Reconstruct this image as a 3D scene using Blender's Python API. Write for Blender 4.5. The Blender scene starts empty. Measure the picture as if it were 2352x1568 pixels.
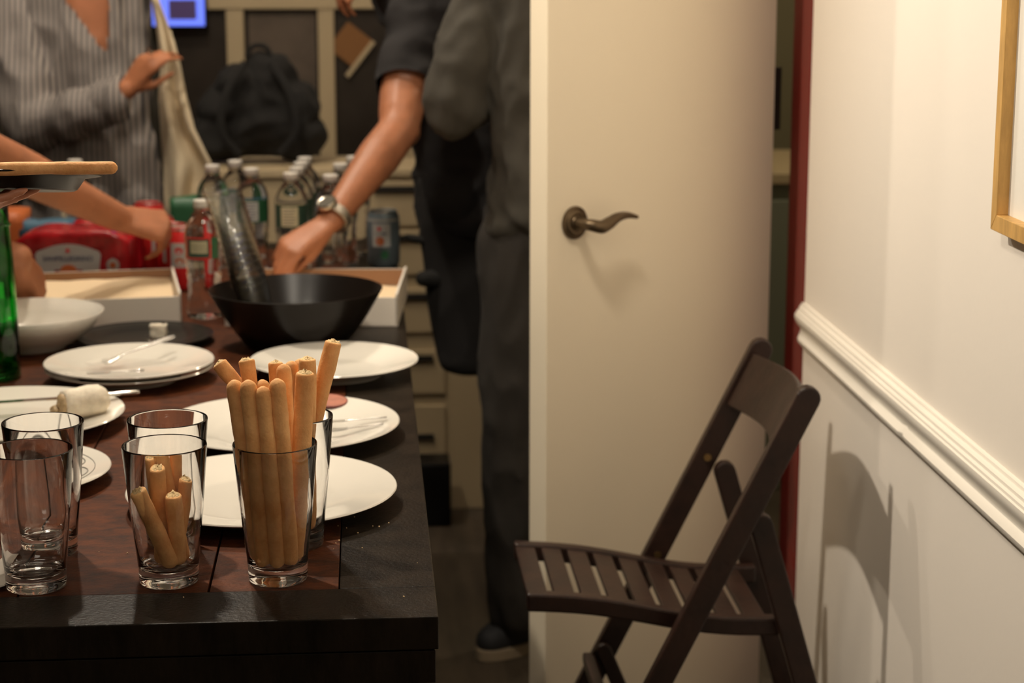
import bpy, bmesh, math, random
from mathutils import Vector, Matrix, noise
random.seed(7)
PI = math.pi
# ---------------------------------------------------------------- camera
CAMZ = 1.413; FPX = 4500.0
YAW = math.radians(4.30); PITCH = math.radians(11.71)
cd = bpy.data.cameras.new('camera'); cam = bpy.data.objects.new('camera', cd)
bpy.context.collection.objects.link(cam)
cam.location = (0, 0, CAMZ); cam.rotation_euler = (PI/2 - PITCH, 0, -YAW)
cd.sensor_width = 36; cd.lens = 36*FPX/2352
cd.dof.use_dof = True; cd.dof.focus_distance = 2.06; cd.dof.aperture_fstop = 6.3
cd.clip_start = .05
sc = bpy.context.scene; sc.camera = cam
sc.view_settings.view_transform = 'Standard'; sc.view_settings.look = 'None'
sc.view_settings.exposure = -0.08; sc.view_settings.gamma = 1
# ---------------------------------------------------------------- world and lamps
w = bpy.data.worlds.new('world'); sc.world = w; w.use_nodes = True
w.node_tree.nodes['Background'].inputs[0].default_value = (1, .72, .45, 1)
w.node_tree.nodes['Background'].inputs[1].default_value = .02
WARM = (1, .885, .73)
sc.cycles.transparent_max_bounces = 64; sc.cycles.max_bounces = 16; sc.cycles.transmission_bounces = 16
def lamp(name, kind, loc, energy, size, col=WARM, target=None, **k):
    l = bpy.data.lights.new(name, kind); l.energy = energy; l.color = col
    if kind == 'AREA': l.size = size
    else: l.shadow_soft_size = size
    for a, b in k.items(): setattr(l, a, b)
    o = bpy.data.objects.new(name, l); bpy.context.collection.objects.link(o); o.location = loc
    if target is not None:
        o.rotation_euler = (Vector(target)-Vector(loc)).to_track_quat('-Z', 'Y').to_euler()
    return o
lamp('ceiling_spot', 'SPOT', (-.45, 2.66, 2.155), 88, .022, target=(.50, 2.15, .95), spot_size=math.radians(126), spot_blend=1)
lamp('overhead_light', 'POINT', (-.465, 3.66, 2.12), 31, .02)
lamp('overhead_light', 'POINT', (-.50, 4.12, 2.50), 30, .03)  # unseen fill added over the far end to lift the dim background
lamp('gallery_lamp', 'AREA', (-.35, .2, 2.6), 11, .9, target=(.5, 3.2, .9))
lamp('door_spot', 'SPOT', (.05, 2.0, 2.65), 74, .12, target=(.33, 3.1, 1.45), spot_size=math.radians(62), spot_blend=1)
lamp('wall_fill_spot', 'SPOT', (-.5, 1.0, 2.6), 75, .12, target=(.75, 1.9, 1.5), spot_size=math.radians(50), spot_blend=1)  # added out of view to brighten the upper right wall
lamp('next_room_lamp', 'POINT', (1.6, 4.3, 2.3), 30, .1, col=(1, .85, .6))
# ---------------------------------------------------------------- helpers
F_ = Vector((math.sin(YAW)*math.cos(PITCH), math.cos(YAW)*math.cos(PITCH), -math.sin(PITCH)))
R_ = Vector((math.cos(YAW), -math.sin(YAW), 0)); U_ = R_.cross(F_)
def W(px, py, x=None, y=None, z=None):      # point of the photograph on a plane of the room
    d = F_ + R_*(px-1176)/FPX - U_*(py-784)/FPX
    t = (z-CAMZ)/d.z if z is not None else (y/d.y if y is not None else x/d.x)
    return Vector((0, 0, CAMZ)) + d*t
COL = bpy.context.collection
def material(name, col, rough=.5, metal=0, bump=0, bscale=40, var=0, vscale=6, spec=.5, trans=0, ior=1.45,
             sss=0, coat=0, stretch=(1, 1, 1), emit=0, sheen=0, col2=None):
    m = bpy.data.materials.new(name); m.use_nodes = True; nt = m.node_tree; b = nt.nodes['Principled BSDF']
    b.inputs['Base Color'].default_value = (*col, 1); b.inputs['Roughness'].default_value = rough
    b.inputs['Metallic'].default_value = metal; b.inputs['Specular IOR Level'].default_value = spec
    b.inputs['Transmission Weight'].default_value = trans; b.inputs['IOR'].default_value = ior
    b.inputs['Coat Weight'].default_value = coat; b.inputs['Sheen Weight'].default_value = sheen
    if sss:
        b.inputs['Subsurface Weight'].default_value = sss; b.inputs['Subsurface Radius'].default_value = (.01, .004, .002)
        b.inputs['Subsurface Scale'].default_value = 1
    if emit:
        b.inputs['Emission Color'].default_value = (*col, 1); b.inputs['Emission Strength'].default_value = emit
    if bump or var:
        tc = nt.nodes.new('ShaderNodeTexCoord'); mp = nt.nodes.new('ShaderNodeMapping')
        mp.inputs['Scale'].default_value = stretch; nt.links.new(tc.outputs['Object'], mp.inputs[0])
    if bump:
        n = nt.nodes.new('ShaderNodeTexNoise'); n.inputs['Scale'].default_value = bscale; n.inputs['Detail'].default_value = 4
        nt.links.new(mp.outputs[0], n.inputs['Vector'])
        bp = nt.nodes.new('ShaderNodeBump'); bp.inputs['Strength'].default_value = bump; bp.inputs['Distance'].default_value = .002
        nt.links.new(n.outputs[0], bp.inputs['Height']); nt.links.new(bp.outputs[0], b.inputs['Normal'])
    if var:
        n = nt.nodes.new('ShaderNodeTexNoise'); n.inputs['Scale'].default_value = vscale; n.inputs['Detail'].default_value = 6
        n.inputs['Roughness'].default_value = .65
        nt.links.new(mp.outputs[0], n.inputs['Vector'])
        r = nt.nodes.new('ShaderNodeValToRGB'); e = r.color_ramp.elements
        c2 = col2 if col2 else tuple(c*(1-var) for c in col)
        e[0].position = .32; e[0].color = (*c2, 1); e[1].position = .66; e[1].color = (*[min(1, c*(1+var*.3)) for c in col], 1)
        nt.links.new(n.outputs[0], r.inputs[0]); nt.links.new(r.outputs[0], b.inputs['Base Color'])
    return m
def striped(name, a, c, period, rough=.85):
    m = material(name, a, rough, bump=.3, bscale=60); nt = m.node_tree; b = nt.nodes['Principled BSDF']
    tc = nt.nodes.new('ShaderNodeTexCoord'); wv = nt.nodes.new('ShaderNodeTexWave')
    wv.wave_type = 'BANDS'; wv.bands_direction = 'X'; wv.inputs['Scale'].default_value = 1/period/3.18
    wv.inputs['Distortion'].default_value = 1.3; wv.inputs['Detail'].default_value = 2; wv.inputs['Detail Scale'].default_value = .12
    nt.links.new(tc.outputs['Object'], wv.inputs[0])
    r = nt.nodes.new('ShaderNodeValToRGB'); e = r.color_ramp.elements
    e[0].position = .3; e[0].color = (*a, 1); e[1].position = .6; e[1].color = (*c, 1)
    nt.links.new(wv.outputs[0], r.inputs[0]); nt.links.new(r.outputs[0], b.inputs['Base Color'])
    return m
def tag(o, label=None, cat=None, group=None, kind=None):
    for k, v in (('label', label), ('category', cat), ('group', group), ('kind', kind)):
        if v: o[k] = v
    return o
def link(name, me, mat=None, parent=None, loc=(0, 0, 0), smooth=True):
    o = bpy.data.objects.new(name, me); COL.objects.link(o); o.location = loc
    if mat is not None: me.materials.clear(); me.materials.append(mat)
    if smooth: me.polygons.foreach_set('use_smooth', [True]*len(me.polygons))
    if parent: o.parent = parent
    return o
def empty(name, loc, label, cat, group=None, rz=0):
    o = bpy.data.objects.new(name, None); COL.objects.link(o); o.location = loc; o.rotation_euler.z = rz
    o.empty_display_size = .05
    return tag(o, label, cat, group)
def mesh_of(bm, shift=None):
    me = bpy.data.meshes.new('mesh')
    if shift is not None: bmesh.ops.translate(bm, verts=bm.verts, vec=-Vector(shift))
    bmesh.ops.recalc_face_normals(bm, faces=bm.faces)
    bm.to_mesh(me); bm.free(); return me
def build(name, bm, mat, parent=None, loc=(0, 0, 0), smooth=False, world=None, autosmooth=True, bevel=0):
    """world: the thing's base; vertices given in room coordinates are stored relative to it"""
    me = mesh_of(bm, world)
    o = link(name, me, mat, parent, loc if (parent or world is None) else world, smooth)
    if bevel:
        b = o.modifiers.new('bevel', 'BEVEL'); b.width = bevel; b.segments = 2; b.limit_method = 'ANGLE'
    if smooth and autosmooth:
        sharp(me, 40)
    return o
def sharp(me, deg):
    bm = bmesh.new(); bm.from_mesh(me); a = math.radians(deg)
    for e in bm.edges:
        if len(e.link_faces) == 2 and e.calc_face_angle(0) > a: e.smooth = False
    bm.to_mesh(me); bm.free()
def box(bm, lo, hi, M=None):
    v = [bm.verts.new((x, y, z)) for z in (lo[2], hi[2]) for y in (lo[1], hi[1]) for x in (lo[0], hi[0])]
    if M is not None:
        for q in v: q.co = M @ q.co
    for f in ((0, 2, 3, 1), (4, 5, 7, 6), (0, 1, 5, 4), (2, 6, 7, 3), (0, 4, 6, 2), (1, 3, 7, 5)):
        bm.faces.new([v[i] for i in f])
    return v
def bar(bm, a, b, width, thick, side=(0, 1, 0)):
    """a board from a to b: thick along side, width along the third direction"""
    a = Vector(a); b = Vector(b); d = (b-a); L = d.length; d.normalize()
    s = Vector(side); s = (s - d*s.dot(d)).normalized(); t = d.cross(s)
    M = Matrix((s, t, d)).transposed().to_4x4(); M.translation = a
    box(bm, (-thick/2, -width/2, 0), (thick/2, width/2, L), M)
def rbar(bm, a, b, width, thick, side=(0, 1, 0), seg=8):
    """board with rounded ends in the plane normal to side"""
    a = Vector(a); b = Vector(b); d = (b-a).normalized(); s = Vector(side).normalized(); t = d.cross(s).normalized()
    r = width/2; pts = []
    for i in range(seg+1):
        an = PI/2 + PI*i/seg; pts.append(a + d*(r*math.cos(an)) + t*(r*math.sin(an)))
    for i in range(seg+1):
        an = -PI/2 + PI*i/seg; pts.append(b + d*(r*math.cos(an)) + t*(r*math.sin(an)))
    lo = [bm.verts.new(p - s*thick/2) for p in pts]; hi = [bm.verts.new(p + s*thick/2) for p in pts]
    bm.faces.new(lo); bm.faces.new(hi[::-1]); n = len(pts)
    for i in range(n): bm.faces.new((lo[i], hi[i], hi[(i+1) % n], lo[(i+1) % n]))
def lathe(bm, prof, seg=48, M=None, close=False):
    rings = []
    for r, z in prof:
        if r < 1e-6: rings.append([bm.verts.new((0, 0, z))])
        else: rings.append([bm.verts.new((r*math.cos(2*PI*i/seg), r*math.sin(2*PI*i/seg), z)) for i in range(seg)])
    if M is not None:
        for g in rings:
            for v in g: v.co = M @ v.co
    for a, b in zip(rings, rings[1:]+([rings[0]] if close else [])):
        if len(a) == 1 and len(b) == 1: continue
        for i in range(seg):
            j = (i+1) % seg
            if len(a) == 1: bm.faces.new((a[0], b[j], b[i]))
            elif len(b) == 1: bm.faces.new((a[i], a[j], b[0]))
            else: bm.faces.new((a[i], a[j], b[j], b[i]))
def tube(bm, pts, radii, seg=12, flat=1.0, up=None, cap=True):
    pts = [Vector(p) for p in pts]; n = len(pts)
    if not hasattr(radii, '__len__'): radii = [radii]*n
    rings = []; ref = Vector(up) if up is not None else Vector((0, 0, 1))
    for i, p in enumerate(pts):
        d = (pts[min(i+1, n-1)]-pts[max(i-1, 0)]).normalized()
        s = ref - d*ref.dot(d)
        if s.length < .05: s = Vector((0, 1, 0)) - d*d.y
        s.normalize(); t = d.cross(s); ref = s if up is None else ref
        rings.append([bm.verts.new(p + (s*math.cos(2*PI*k/seg)*flat + t*math.sin(2*PI*k/seg))*radii[i]) for k in range(seg)])
    for a, b in zip(rings, rings[1:]):
        for k in range(seg): bm.faces.new((a[k], a[(k+1) % seg], b[(k+1) % seg], b[k]))
    if cap: bm.faces.new(rings[0][::-1]); bm.faces.new(rings[-1])
def spline(pts, n=6):
    pts = [Vector(p) for p in pts]; out = []
    P = [pts[0]*2-pts[1]] + pts + [pts[-1]*2-pts[-2]]
    for i in range(1, len(P)-2):
        for k in range(n):
            t = k/n; a, b, c, d = P[i-1], P[i], P[i+1], P[i+2]
            out.append(.5*((2*b)+(c-a)*t+(2*a-5*b+4*c-d)*t*t+(3*b-a-3*c+d)*t**3))
    out.append(pts[-1]); return out
def lerp(a, b, t): return a+(b-a)*t
def curved(vals, n):
    m = len(vals)-1; return [lerp(vals[min(int(i/(n-1)*m), m-1)], vals[min(int(i/(n-1)*m), m-1)+1], i/(n-1)*m-min(int(i/(n-1)*m), m-1)) for i in range(n)]
def sheet(bm, grid, thick=0):
    """grid of points -> surface; thick gives it a back face"""
    V = [[bm.verts.new(p) for p in row] for row in grid]
    fs = [bm.faces.new((V[i][j], V[i][j+1], V[i+1][j+1], V[i+1][j])) for i in range(len(V)-1) for j in range(len(V[0])-1)]
    if thick:
        bmesh.ops.recalc_face_normals(bm, faces=fs)
        bmesh.ops.solidify(bm, geom=fs, thickness=thick)
# ---- soft bodies: tapered limbs melted into one continuous surface
def cap_(bm, a, ra, b, rb):
    t = bmesh.new()
    for p, r in ((a, ra), (b, rb)):
        rr = Vector((r, r, r)) if not hasattr(r, '__len__') else Vector(r)
        bmesh.ops.create_icosphere(t, subdivisions=2, radius=1, matrix=Matrix.Translation(Vector(p)) @ Matrix.Diagonal((*rr, 1)))
    h = bmesh.ops.convex_hull(t, input=t.verts)
    kill = [g for g in h['geom_interior'] if isinstance(g, bmesh.types.BMVert)]
    bmesh.ops.delete(t, geom=kill, context='VERTS')
    me = bpy.data.meshes.new('tmp'); t.to_mesh(me); t.free(); bm.from_mesh(me); bpy.data.meshes.remove(me)
def melt(caps, voxel, smooth=6, shift=(0, 0, 0), fold=0, fscale=(9, 9, 5), keep=None, cuts=()):
    bm = bmesh.new()
    for c in caps: cap_(bm, *c)
    bmesh.ops.translate(bm, verts=bm.verts, vec=-Vector(shift))
    me = bpy.data.meshes.new('tmp'); bm.to_mesh(me); bm.free()
    o = bpy.data.objects.new('tmp', me); COL.objects.link(o)
    r = o.modifiers.new('r', 'REMESH'); r.mode = 'VOXEL'; r.voxel_size = voxel
    s = o.modifiers.new('s', 'SMOOTH'); s.factor = .6; s.iterations = smooth
    dg = bpy.context.evaluated_depsgraph_get(); res = bpy.data.meshes.new_from_object(o.evaluated_get(dg))
    bpy.data.objects.remove(o); bpy.data.meshes.remove(me)
    if fold:
        sh = Vector(shift)
        ns = [v.normal.copy() for v in res.vertices]
        for v, nn in zip(res.vertices, ns):
            p = v.co; q = Vector((p.x*fscale[0], p.y*fscale[1], p.z*fscale[2]))
            f = noise.noise(q) + .5*noise.noise(q*2.1)
            f = .8-abs(f)*1.5
            v.co = p + nn*fold*f
    if keep:
        sh = Vector(shift); b = bmesh.new(); b.from_mesh(res)
        for co, no in cuts: bmesh.ops.bisect_plane(b, geom=b.verts[:]+b.edges[:]+b.faces[:], plane_co=Vector(co)-sh, plane_no=no)
        bmesh.ops.delete(b, geom=[f for f in b.faces if not keep(f.calc_center_median()+sh)], context='FACES')
        b.to_mesh(res); b.free()
    return res
def slim(c):
    a, ra, b, rb = c; k = 1
    if hasattr(ra, '__len__') and hasattr(rb, '__len__') and max(*ra, *rb) > .07: k = .84
    elif not hasattr(ra, '__len__') and not hasattr(rb, '__len__') and Vector(a).z < .89 and Vector(b).z < .89 and ra >= .036 and rb >= .036: k = .74
    m = lambda r: tuple(q*k for q in r) if hasattr(r, '__len__') else r*k
    return (a, m(ra), b, m(rb))
def soft(name, caps, mat, parent=None, base=(0, 0, 0), voxel=.008, smooth=6, fold=0, fscale=(9, 9, 5), keep=None, cuts=()):
    if name == 'body': caps = [slim(c) for c in caps]
    return link(name, melt(caps, voxel, smooth, base, fold, fscale, keep, cuts), mat, parent, (0, 0, 0) if parent else base)
def text_mesh(body, size, depth=.0004, bold=0):
    c = bpy.data.curves.new('t', 'FONT'); c.body = body; c.size = size; c.extrude = depth; c.align_x = 'CENTER'; c.align_y = 'CENTER'; c.offset = bold
    o = bpy.data.objects.new('t', c); COL.objects.link(o); dg = bpy.context.evaluated_depsgraph_get()
    me = bpy.data.meshes.new_from_object(o.evaluated_get(dg)); bpy.data.objects.remove(o); return me
def copy_thing(o, loc, label, rz=None):
    c = o.copy(); COL.objects.link(c); c.location = loc
    if rz is not None: c.rotation_euler.z = rz
    if label: c['label'] = label
    def rec(src, dst):
        for ch in list(src.children):
            k = ch.copy(); COL.objects.link(k); k.parent = dst; rec(ch, k)
    rec(o, c); return c

# ---------------------------------------------------------------- materials
M = {}
M['wall'] = material('painted_wall', (.84, .775, .69), .55, bump=.10, bscale=90)
M['trim'] = material('gloss_trim_paint', (.84, .79, .70), .35, bump=.05, bscale=60)
M['door'] = material('door_paint', (.82, .72, .55), .42, bump=.04, bscale=50)
M['red'] = material('red_paint', (.16, .010, .007), .38, bump=.2, bscale=60)
M['olive'] = material('olive_wall', (.16, .14, .08), .7, bump=.05)
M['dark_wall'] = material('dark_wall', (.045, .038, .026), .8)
M['floor'] = material('dark_floor_boards', (.075, .056, .037), .55, var=.5, vscale=3, stretch=(8, 1, 1), bump=.2, bscale=20)
M['ceiling'] = material('ceiling_paint', (.6, .55, .48), .8)
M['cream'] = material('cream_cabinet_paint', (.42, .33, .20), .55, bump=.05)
M['pane'] = material('night_pane', (.035, .028, .022), .25, var=.5, vscale=2)
M['planks'] = material('reddish_planks', (.088, .024, .007), .66, var=.75, vscale=26, stretch=(1.2, 2.2, 1), bump=.6, bscale=160, col2=(.030, .011, .006), spec=.14)
M['frame'] = material('dark_table_wood', (.017, .012, .008), .36, var=.6, vscale=9, stretch=(3, 3, 1), bump=.3, bscale=90, col2=(.008, .006, .004), spec=.10)
M['china'] = material('white_china', (.76, .72, .64), .12, spec=.5, coat=.4)
M['china_line'] = material('grey_china_line', (.22, .21, .19), .3)
def thin_clear(name, edge=(.50, .52, .47), mid=(.975, .98, .965), ior=1.45, rough=.015):
    m = bpy.data.materials.new(name); m.use_nodes = True; nt = m.node_tree; nt.nodes.remove(nt.nodes['Principled BSDF'])
    out = nt.nodes['Material Output']; fr = nt.nodes.new('ShaderNodeMath'); fr.operation = 'MULTIPLY_ADD'; fr.inputs[1].default_value = .82; fr.inputs[2].default_value = ((ior-1)/(ior+1))**2; pw = nt.nodes.new('ShaderNodeMath'); pw.operation = 'POWER'; pw.inputs[1].default_value = 5; nt.links.new(pw.outputs[0], fr.inputs[0])
    tr = nt.nodes.new('ShaderNodeBsdfTransparent'); gl = nt.nodes.new('ShaderNodeBsdfGlossy'); gl.inputs['Roughness'].default_value = rough
    lw = nt.nodes.new('ShaderNodeLayerWeight'); lw.inputs[0].default_value = .5; nt.links.new(lw.outputs['Facing'], pw.inputs[0])
    rp = nt.nodes.new('ShaderNodeValToRGB'); e = rp.color_ramp.elements; e[0].position = .55; e[0].color = (*mid, 1); e[1].position = 1.0; e[1].color = (*edge, 1)
    nt.links.new(lw.outputs['Facing'], rp.inputs[0]); nt.links.new(rp.outputs[0], tr.inputs[0])
    mx = nt.nodes.new('ShaderNodeMixShader'); nt.links.new(fr.outputs[0], mx.inputs[0]); nt.links.new(tr.outputs[0], mx.inputs[1]); nt.links.new(gl.outputs[0], mx.inputs[2])
    nt.links.new(mx.outputs[0], out.inputs[0]); return m
M['cup'] = thin_clear('thin_cup_plastic', edge=(.80, .80, .77), mid=(.985, .985, .98), ior=1.45, rough=.12)
M['glass'] = material('clear_glass', (1, 1, 1), 0.0, trans=1, ior=1.47)
M['pet'] = material('clear_plastic', (.97, .98, .98), .04, trans=1, ior=1.18)
M['water'] = material('water', (1, 1, 1), 0, trans=1, ior=1.33)
M['tool'] = material('clear_cutlery', (.97, .97, .97), .05, trans=1, ior=1.4)
M['green_glass'] = material('green_glass', (.07, .62, .13), .06, trans=1, ior=1.42)
M['bread'] = material('breadstick_crust', (.86, .50, .22), .72, bump=.35, bscale=260, var=.34, vscale=22, sss=.15, spec=.3, col2=(.66, .30, .10))
M['crumb'] = material('broken_bread', (.86, .62, .32), .9, bump=1, bscale=500, var=.25, vscale=200)
M['black_plastic'] = material('black_plastic', (.008, .007, .006), .3, spec=.2)
M['black_bowl'] = material('black_lacquer', (.006, .004, .003), .3, spec=.25)
M['brie'] = material('soft_cheese_rind', (.80, .72, .58), .7, bump=.9, bscale=90, var=.25, vscale=40, sss=.1)
M['paste'] = material('cheese_paste', (.50, .36, .20), .6, bump=.8, bscale=120, var=.35, vscale=60)
M['steel'] = material('polished_steel', (.75, .72, .66), .14, metal=1)
M['salami'] = material('salami', (.40, .15, .095), .5, var=.3, vscale=60)
M['salami_rim'] = material('salami_skin', (.16, .035, .03), .5)
M['card_white'] = material('white_card', (.72, .66, .58), .6, bump=.1)
M['card_brown'] = material('brown_card', (.32, .17, .09), .8)
M['paper'] = material('parchment', (.80, .62, .40), .7, bump=.3, bscale=12)
M['red_pack'] = material('red_shrink_film', (.42, .012, .018), .2, var=.6, vscale=18, bump=.6, bscale=22)
M['silver_print'] = material('silver_print', (.42, .42, .40), .4)
M['navy'] = material('navy_print', (.06, .07, .12), .5)
M['orange'] = material('orange_print', (.48, .12, .03), .5)
M['green'] = material('green_print', (.018, .095, .038), .45)
M['redp'] = material('red_print', (.58, .02, .02), .45)
M['dark_green'] = material('bottle_label_green', (.035, .07, .045), .5)
M['label_cream'] = material('label_cream', (.62, .54, .34), .6)
M['can_side'] = material('can_blue_grey', (.16, .20, .22), .35, metal=.4)
M['alu'] = material('aluminium', (.6, .58, .54), .28, metal=1)
M['cap_white'] = material('white_cap', (.62, .58, .52), .5)
M['blue'] = material('blue_plastic', (.05, .13, .20), .4)
M['chair'] = material('dark_stained_wood', (.024, .0095, .0055), .42, bump=.25, bscale=60, var=.45, vscale=10, stretch=(2, 2, 2))
M['bolt'] = material('brass_bolt', (.35, .22, .09), .4, metal=1)
M['bronze'] = material('aged_bronze', (.12, .085, .05), .36, metal=.85, bump=.3, bscale=80)
M['black_iron'] = material('black_iron', (.015, .013, .011), .5)
M['oak'] = material('picture_frame_oak', (.62, .36, .11), .45, var=.25, vscale=14, stretch=(6, 6, 1))
M['mat'] = material('picture_mount', (.80, .76, .68), .8)
M['skin'] = material('skin', (.42, .165, .08), .48, bump=.25, bscale=130, var=.22, vscale=14, sss=.12)
M['skin2'] = material('pale_skin', (.56, .24, .14), .48, bump=.2, bscale=130, var=.15, vscale=14, sss=.12)
M['skin_w'] = material('warm_skin', (.44, .17, .08), .5, var=.15, vscale=12, sss=.1)
M['tee'] = material('black_tee', (.018, .016, .016), .9, bump=.3, bscale=200)
M['black_cloth'] = material('black_cloth', (.014, .012, .011), .9)
M['grey_shirt'] = material('grey_shirt', (.050, .044, .034), .9, bump=.3, bscale=150)
M['jeans'] = material('dark_trousers', (.028, .023, .018), .9, bump=.4, bscale=150, var=.3, vscale=5)
M['apron'] = material('brown_apron', (.085, .062, .038), .85, bump=.2)
M['stripe'] = striped('striped_blouse', (.075, .070, .075), (.34, .30, .27), .0125)
M['linen'] = material('cream_linen', (.66, .55, .38), .9, bump=.4, bscale=80)
M['shoe'] = material('dark_shoe', (.02, .02, .022), .7)
M['sole'] = material('shoe_sole', (.26, .20, .13), .7)
M['hair'] = material('dark_hair', (.012, .008, .006), .6)
M['eye'] = material('eye_white', (.7, .68, .62), .3)
M['lips'] = material('lips', (.35, .09, .07), .5)
M['napkin'] = material('paper_napkin', (.8, .74, .66), .85, bump=.4, bscale=60)
M['screen'] = material('screen_blue', (.13, .20, .95), .5, emit=1.0)
M['screen_dark'] = material('screen_dark', (.05, .03, .09), .5, emit=.5)
M['crumbs'] = material('bread_crumbs', (.85, .62, .36), .9)
M['silver'] = material('watch_steel', (.62, .58, .50), .2, metal=1)
M['bag'] = material('black_nylon', (.009, .008, .007), .9, bump=.6, bscale=30)
M['grey_green'] = material('grey_green_panel', (.19, .20, .15), .6)
M['dial'] = material('watch_dial', (.12, .11, .09), .15)

# ---------------------------------------------------------------- setting
XW = .745; YE = 3.244; TZ = .75
def struct(name, lo, hi, mat, bevel=0):
    bm = bmesh.new(); box(bm, lo, hi)
    return tag(build(name, bm, mat, bevel=bevel), kind='structure')
struct('floor', (-3.4, -1.7, -.05), (3.2, 6.6, 0), M['floor'])
struct('ceiling', (-3.4, -1.7, 2.75), (3.2, 6.6, 2.8), M['ceiling'])
# right wall with the opening behind the door
bm = bmesh.new(); box(bm, (XW, -1.6, 0), (XW+.12, YE, 2.75)); box(bm, (XW, 4.16, 0), (XW+.12, 6.5, 2.75)); box(bm, (XW, YE, 2.1), (XW+.12, 4.16, 2.75))
tag(build('wall_right', bm, M['wall']), kind='structure')
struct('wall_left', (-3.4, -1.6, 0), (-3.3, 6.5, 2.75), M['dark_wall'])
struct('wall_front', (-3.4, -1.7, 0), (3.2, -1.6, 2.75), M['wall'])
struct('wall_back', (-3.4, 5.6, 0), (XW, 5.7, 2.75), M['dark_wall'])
struct('wall_next_room', (XW+.12, 5.9, 0), (3.2, 6.0, 2.75), M['olive'])
struct('wall_next_room_side', (3.1, -1.6, 0), (3.2, 6.0, 2.75), M['olive'])
# red door casing and jamb
bm = bmesh.new()
random.seed(3)
n = 150; prevs = None; zs = [2.1*i/n for i in range(n+1)]     # ragged paint line where red meets white
for i, z in enumerate(zs):
    j = .0022*noise.noise(Vector((0, 0, z*38)))+.0014*noise.noise(Vector((3, 0, z*120)))
    ring = [bm.verts.new(p) for p in ((XW-.0015, YE+.004+j, z), (XW-.0015, YE+.070, z), (XW+.012, YE+.072, z), (XW+.012, YE+.20, z), (XW+.12, YE+.20, z), (XW+.12, YE, z), (XW-.0, YE+.003, z))]
    if prevs:
        for k in range(7): bm.faces.new((prevs[k], prevs[(k+1) % 7], ring[(k+1) % 7], ring[k]))
    else: bm.faces.new(ring)
    prevs = ring
bm.faces.new(prevs[::-1])
tag(build('trim_1', bm, M['red'], smooth=True), kind='structure')
# far jamb and head
struct('trim_2', (XW+.004, 4.12, 0), (XW+.122, 4.16, 2.1), M['olive'])
# chair rail moulding with profile, on the right wall
prof = [(0, 0), (.003, 0), (.004, .004), (.009, .007), (.0135, .012), (.0145, .018), (.011, .023), (.0065, .027), (.006, .031), (.009, .036), (.015, .043), (.019, .050), (.021, .057), (.0205, .0615), (.018, .0625), (.0175, .066), (.0135, .0675), (.013, .0715), (.006, .073), (.005, .077), (0, .078)]
zr = .722; bm = bmesh.new(); rows = []
ys = [-1.6, 0, 1.0, 1.8, 2.2, 2.55, 2.56, 2.575, 2.59, 2.9, 3.1, 3.2, 3.225, 3.24, 3.252, 3.262]
for y in ys:
    s = 1.0 if y < 3.23 else max(.25, 1-(y-3.23)/.032*.75)
    nick = .004 if y == 2.575 else 0
    rows.append([bm.verts.new((XW-d*s-(nick if .01 < z < .03 else 0)*-1, y, zr+z*(1 if s == 1 else .96+.04*s))) for d, z in prof])
for a, b in zip(rows, rows[1:]):
    for k in range(len(prof)-1): bm.faces.new((a[k], a[k+1], b[k+1], b[k]))
bm.faces.new(rows[-1]); bm.faces.new(rows[0][::-1])
o = build('trim_3', bm, M['trim'], smooth=True); tag(o, kind='structure')
# baseboard of the right wall
struct('baseboard_right', (XW-.008, -1.6, 0), (XW, YE, .10), M['trim'], .003)
# next room furniture seen through the hinge gap
def slab(name, lo, hi, mat, label, cat, parts=None):
    c = ((lo[0]+hi[0])/2, (lo[1]+hi[1])/2, lo[2])
    bm = bmesh.new(); box(bm, lo, hi); return tag(build(name, bm, mat, world=c, bevel=.004), label, cat)
e = empty('storage_cabinet', (1.35, 5.1, 0), 'grey green cabinet seen through the gap beside the red door post', 'cabinet')
bm = bmesh.new(); box(bm, (-.45, -.25, 0), (.45, .25, .80)); build('body', bm, M['grey_green'], e, bevel=.005)
bm = bmesh.new(); box(bm, (-.47, -.27, .80), (.47, .27, .83)); build('top', bm, M['cream'], e, bevel=.004)
for sx in (-1, 1):
    bm = bmesh.new(); box(bm, (.225*sx-.2, -.262, .06), (.225*sx+.2, -.25, .76)); d = build('door', bm, M['grey_green'], e, bevel=.003)
    bm = bmesh.new(); box(bm, (.05*sx-.006, -.285, .5), (.05*sx+.006, -.262, .6)); build('handle', bm, M['black_iron'], d)

# ---------------------------------------------------------------- the open white door
c0 = W(1255, 780, y=3.082); hp = Vector((.722, 3.425, 0)); c0.z = 0
dv = (hp-c0); DW = dv.length; dv.normalize(); dn = Vector((dv.y, -dv.x, 0))     # dn faces the room
Mdoor = Matrix((dv, -dn, Vector((0, 0, 1)))).transposed().to_4x4(); Mdoor.translation = c0
door = bpy.data.objects.new('door_1', None); COL.objects.link(door); door.matrix_world = Mdoor; tag(door, kind='structure')
bm = bmesh.new(); box(bm, (0, 0, .012), (DW, .040, 2.05)); build('door_panel', bm, M['door'], door, bevel=.0015)
def door_local(px, py):      # the photograph's pixel on the door face
    d = F_ + R_*(px-1176)/FPX - U_*(py-784)/FPX; o_ = Vector((0, 0, CAMZ))
    t = (c0-o_).dot(dn)/d.dot(dn); p = o_+d*t - c0; return Vector((p.dot(dv), 0, p.z))
hc = door_local(1318, 511)
hd = bpy.data.objects.new('door_handle', None); COL.objects.link(hd); hd.parent = door; hd.location = hc
Mr = Matrix.Rotation(PI/2, 4, 'X')
bm = bmesh.new(); lathe(bm, [(0, 0), (.0265, 0), (.0272, .002), (.0265, .005), (.0235, .0065), (.022, .006), (.0205, .0078), (.016, .009), (.013, .0085), (.0115, .011), (.0, .0115)], 40, Mr)
build('rosette', bm, M['bronze'], hd, smooth=True)
bm = bmesh.new()
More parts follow.
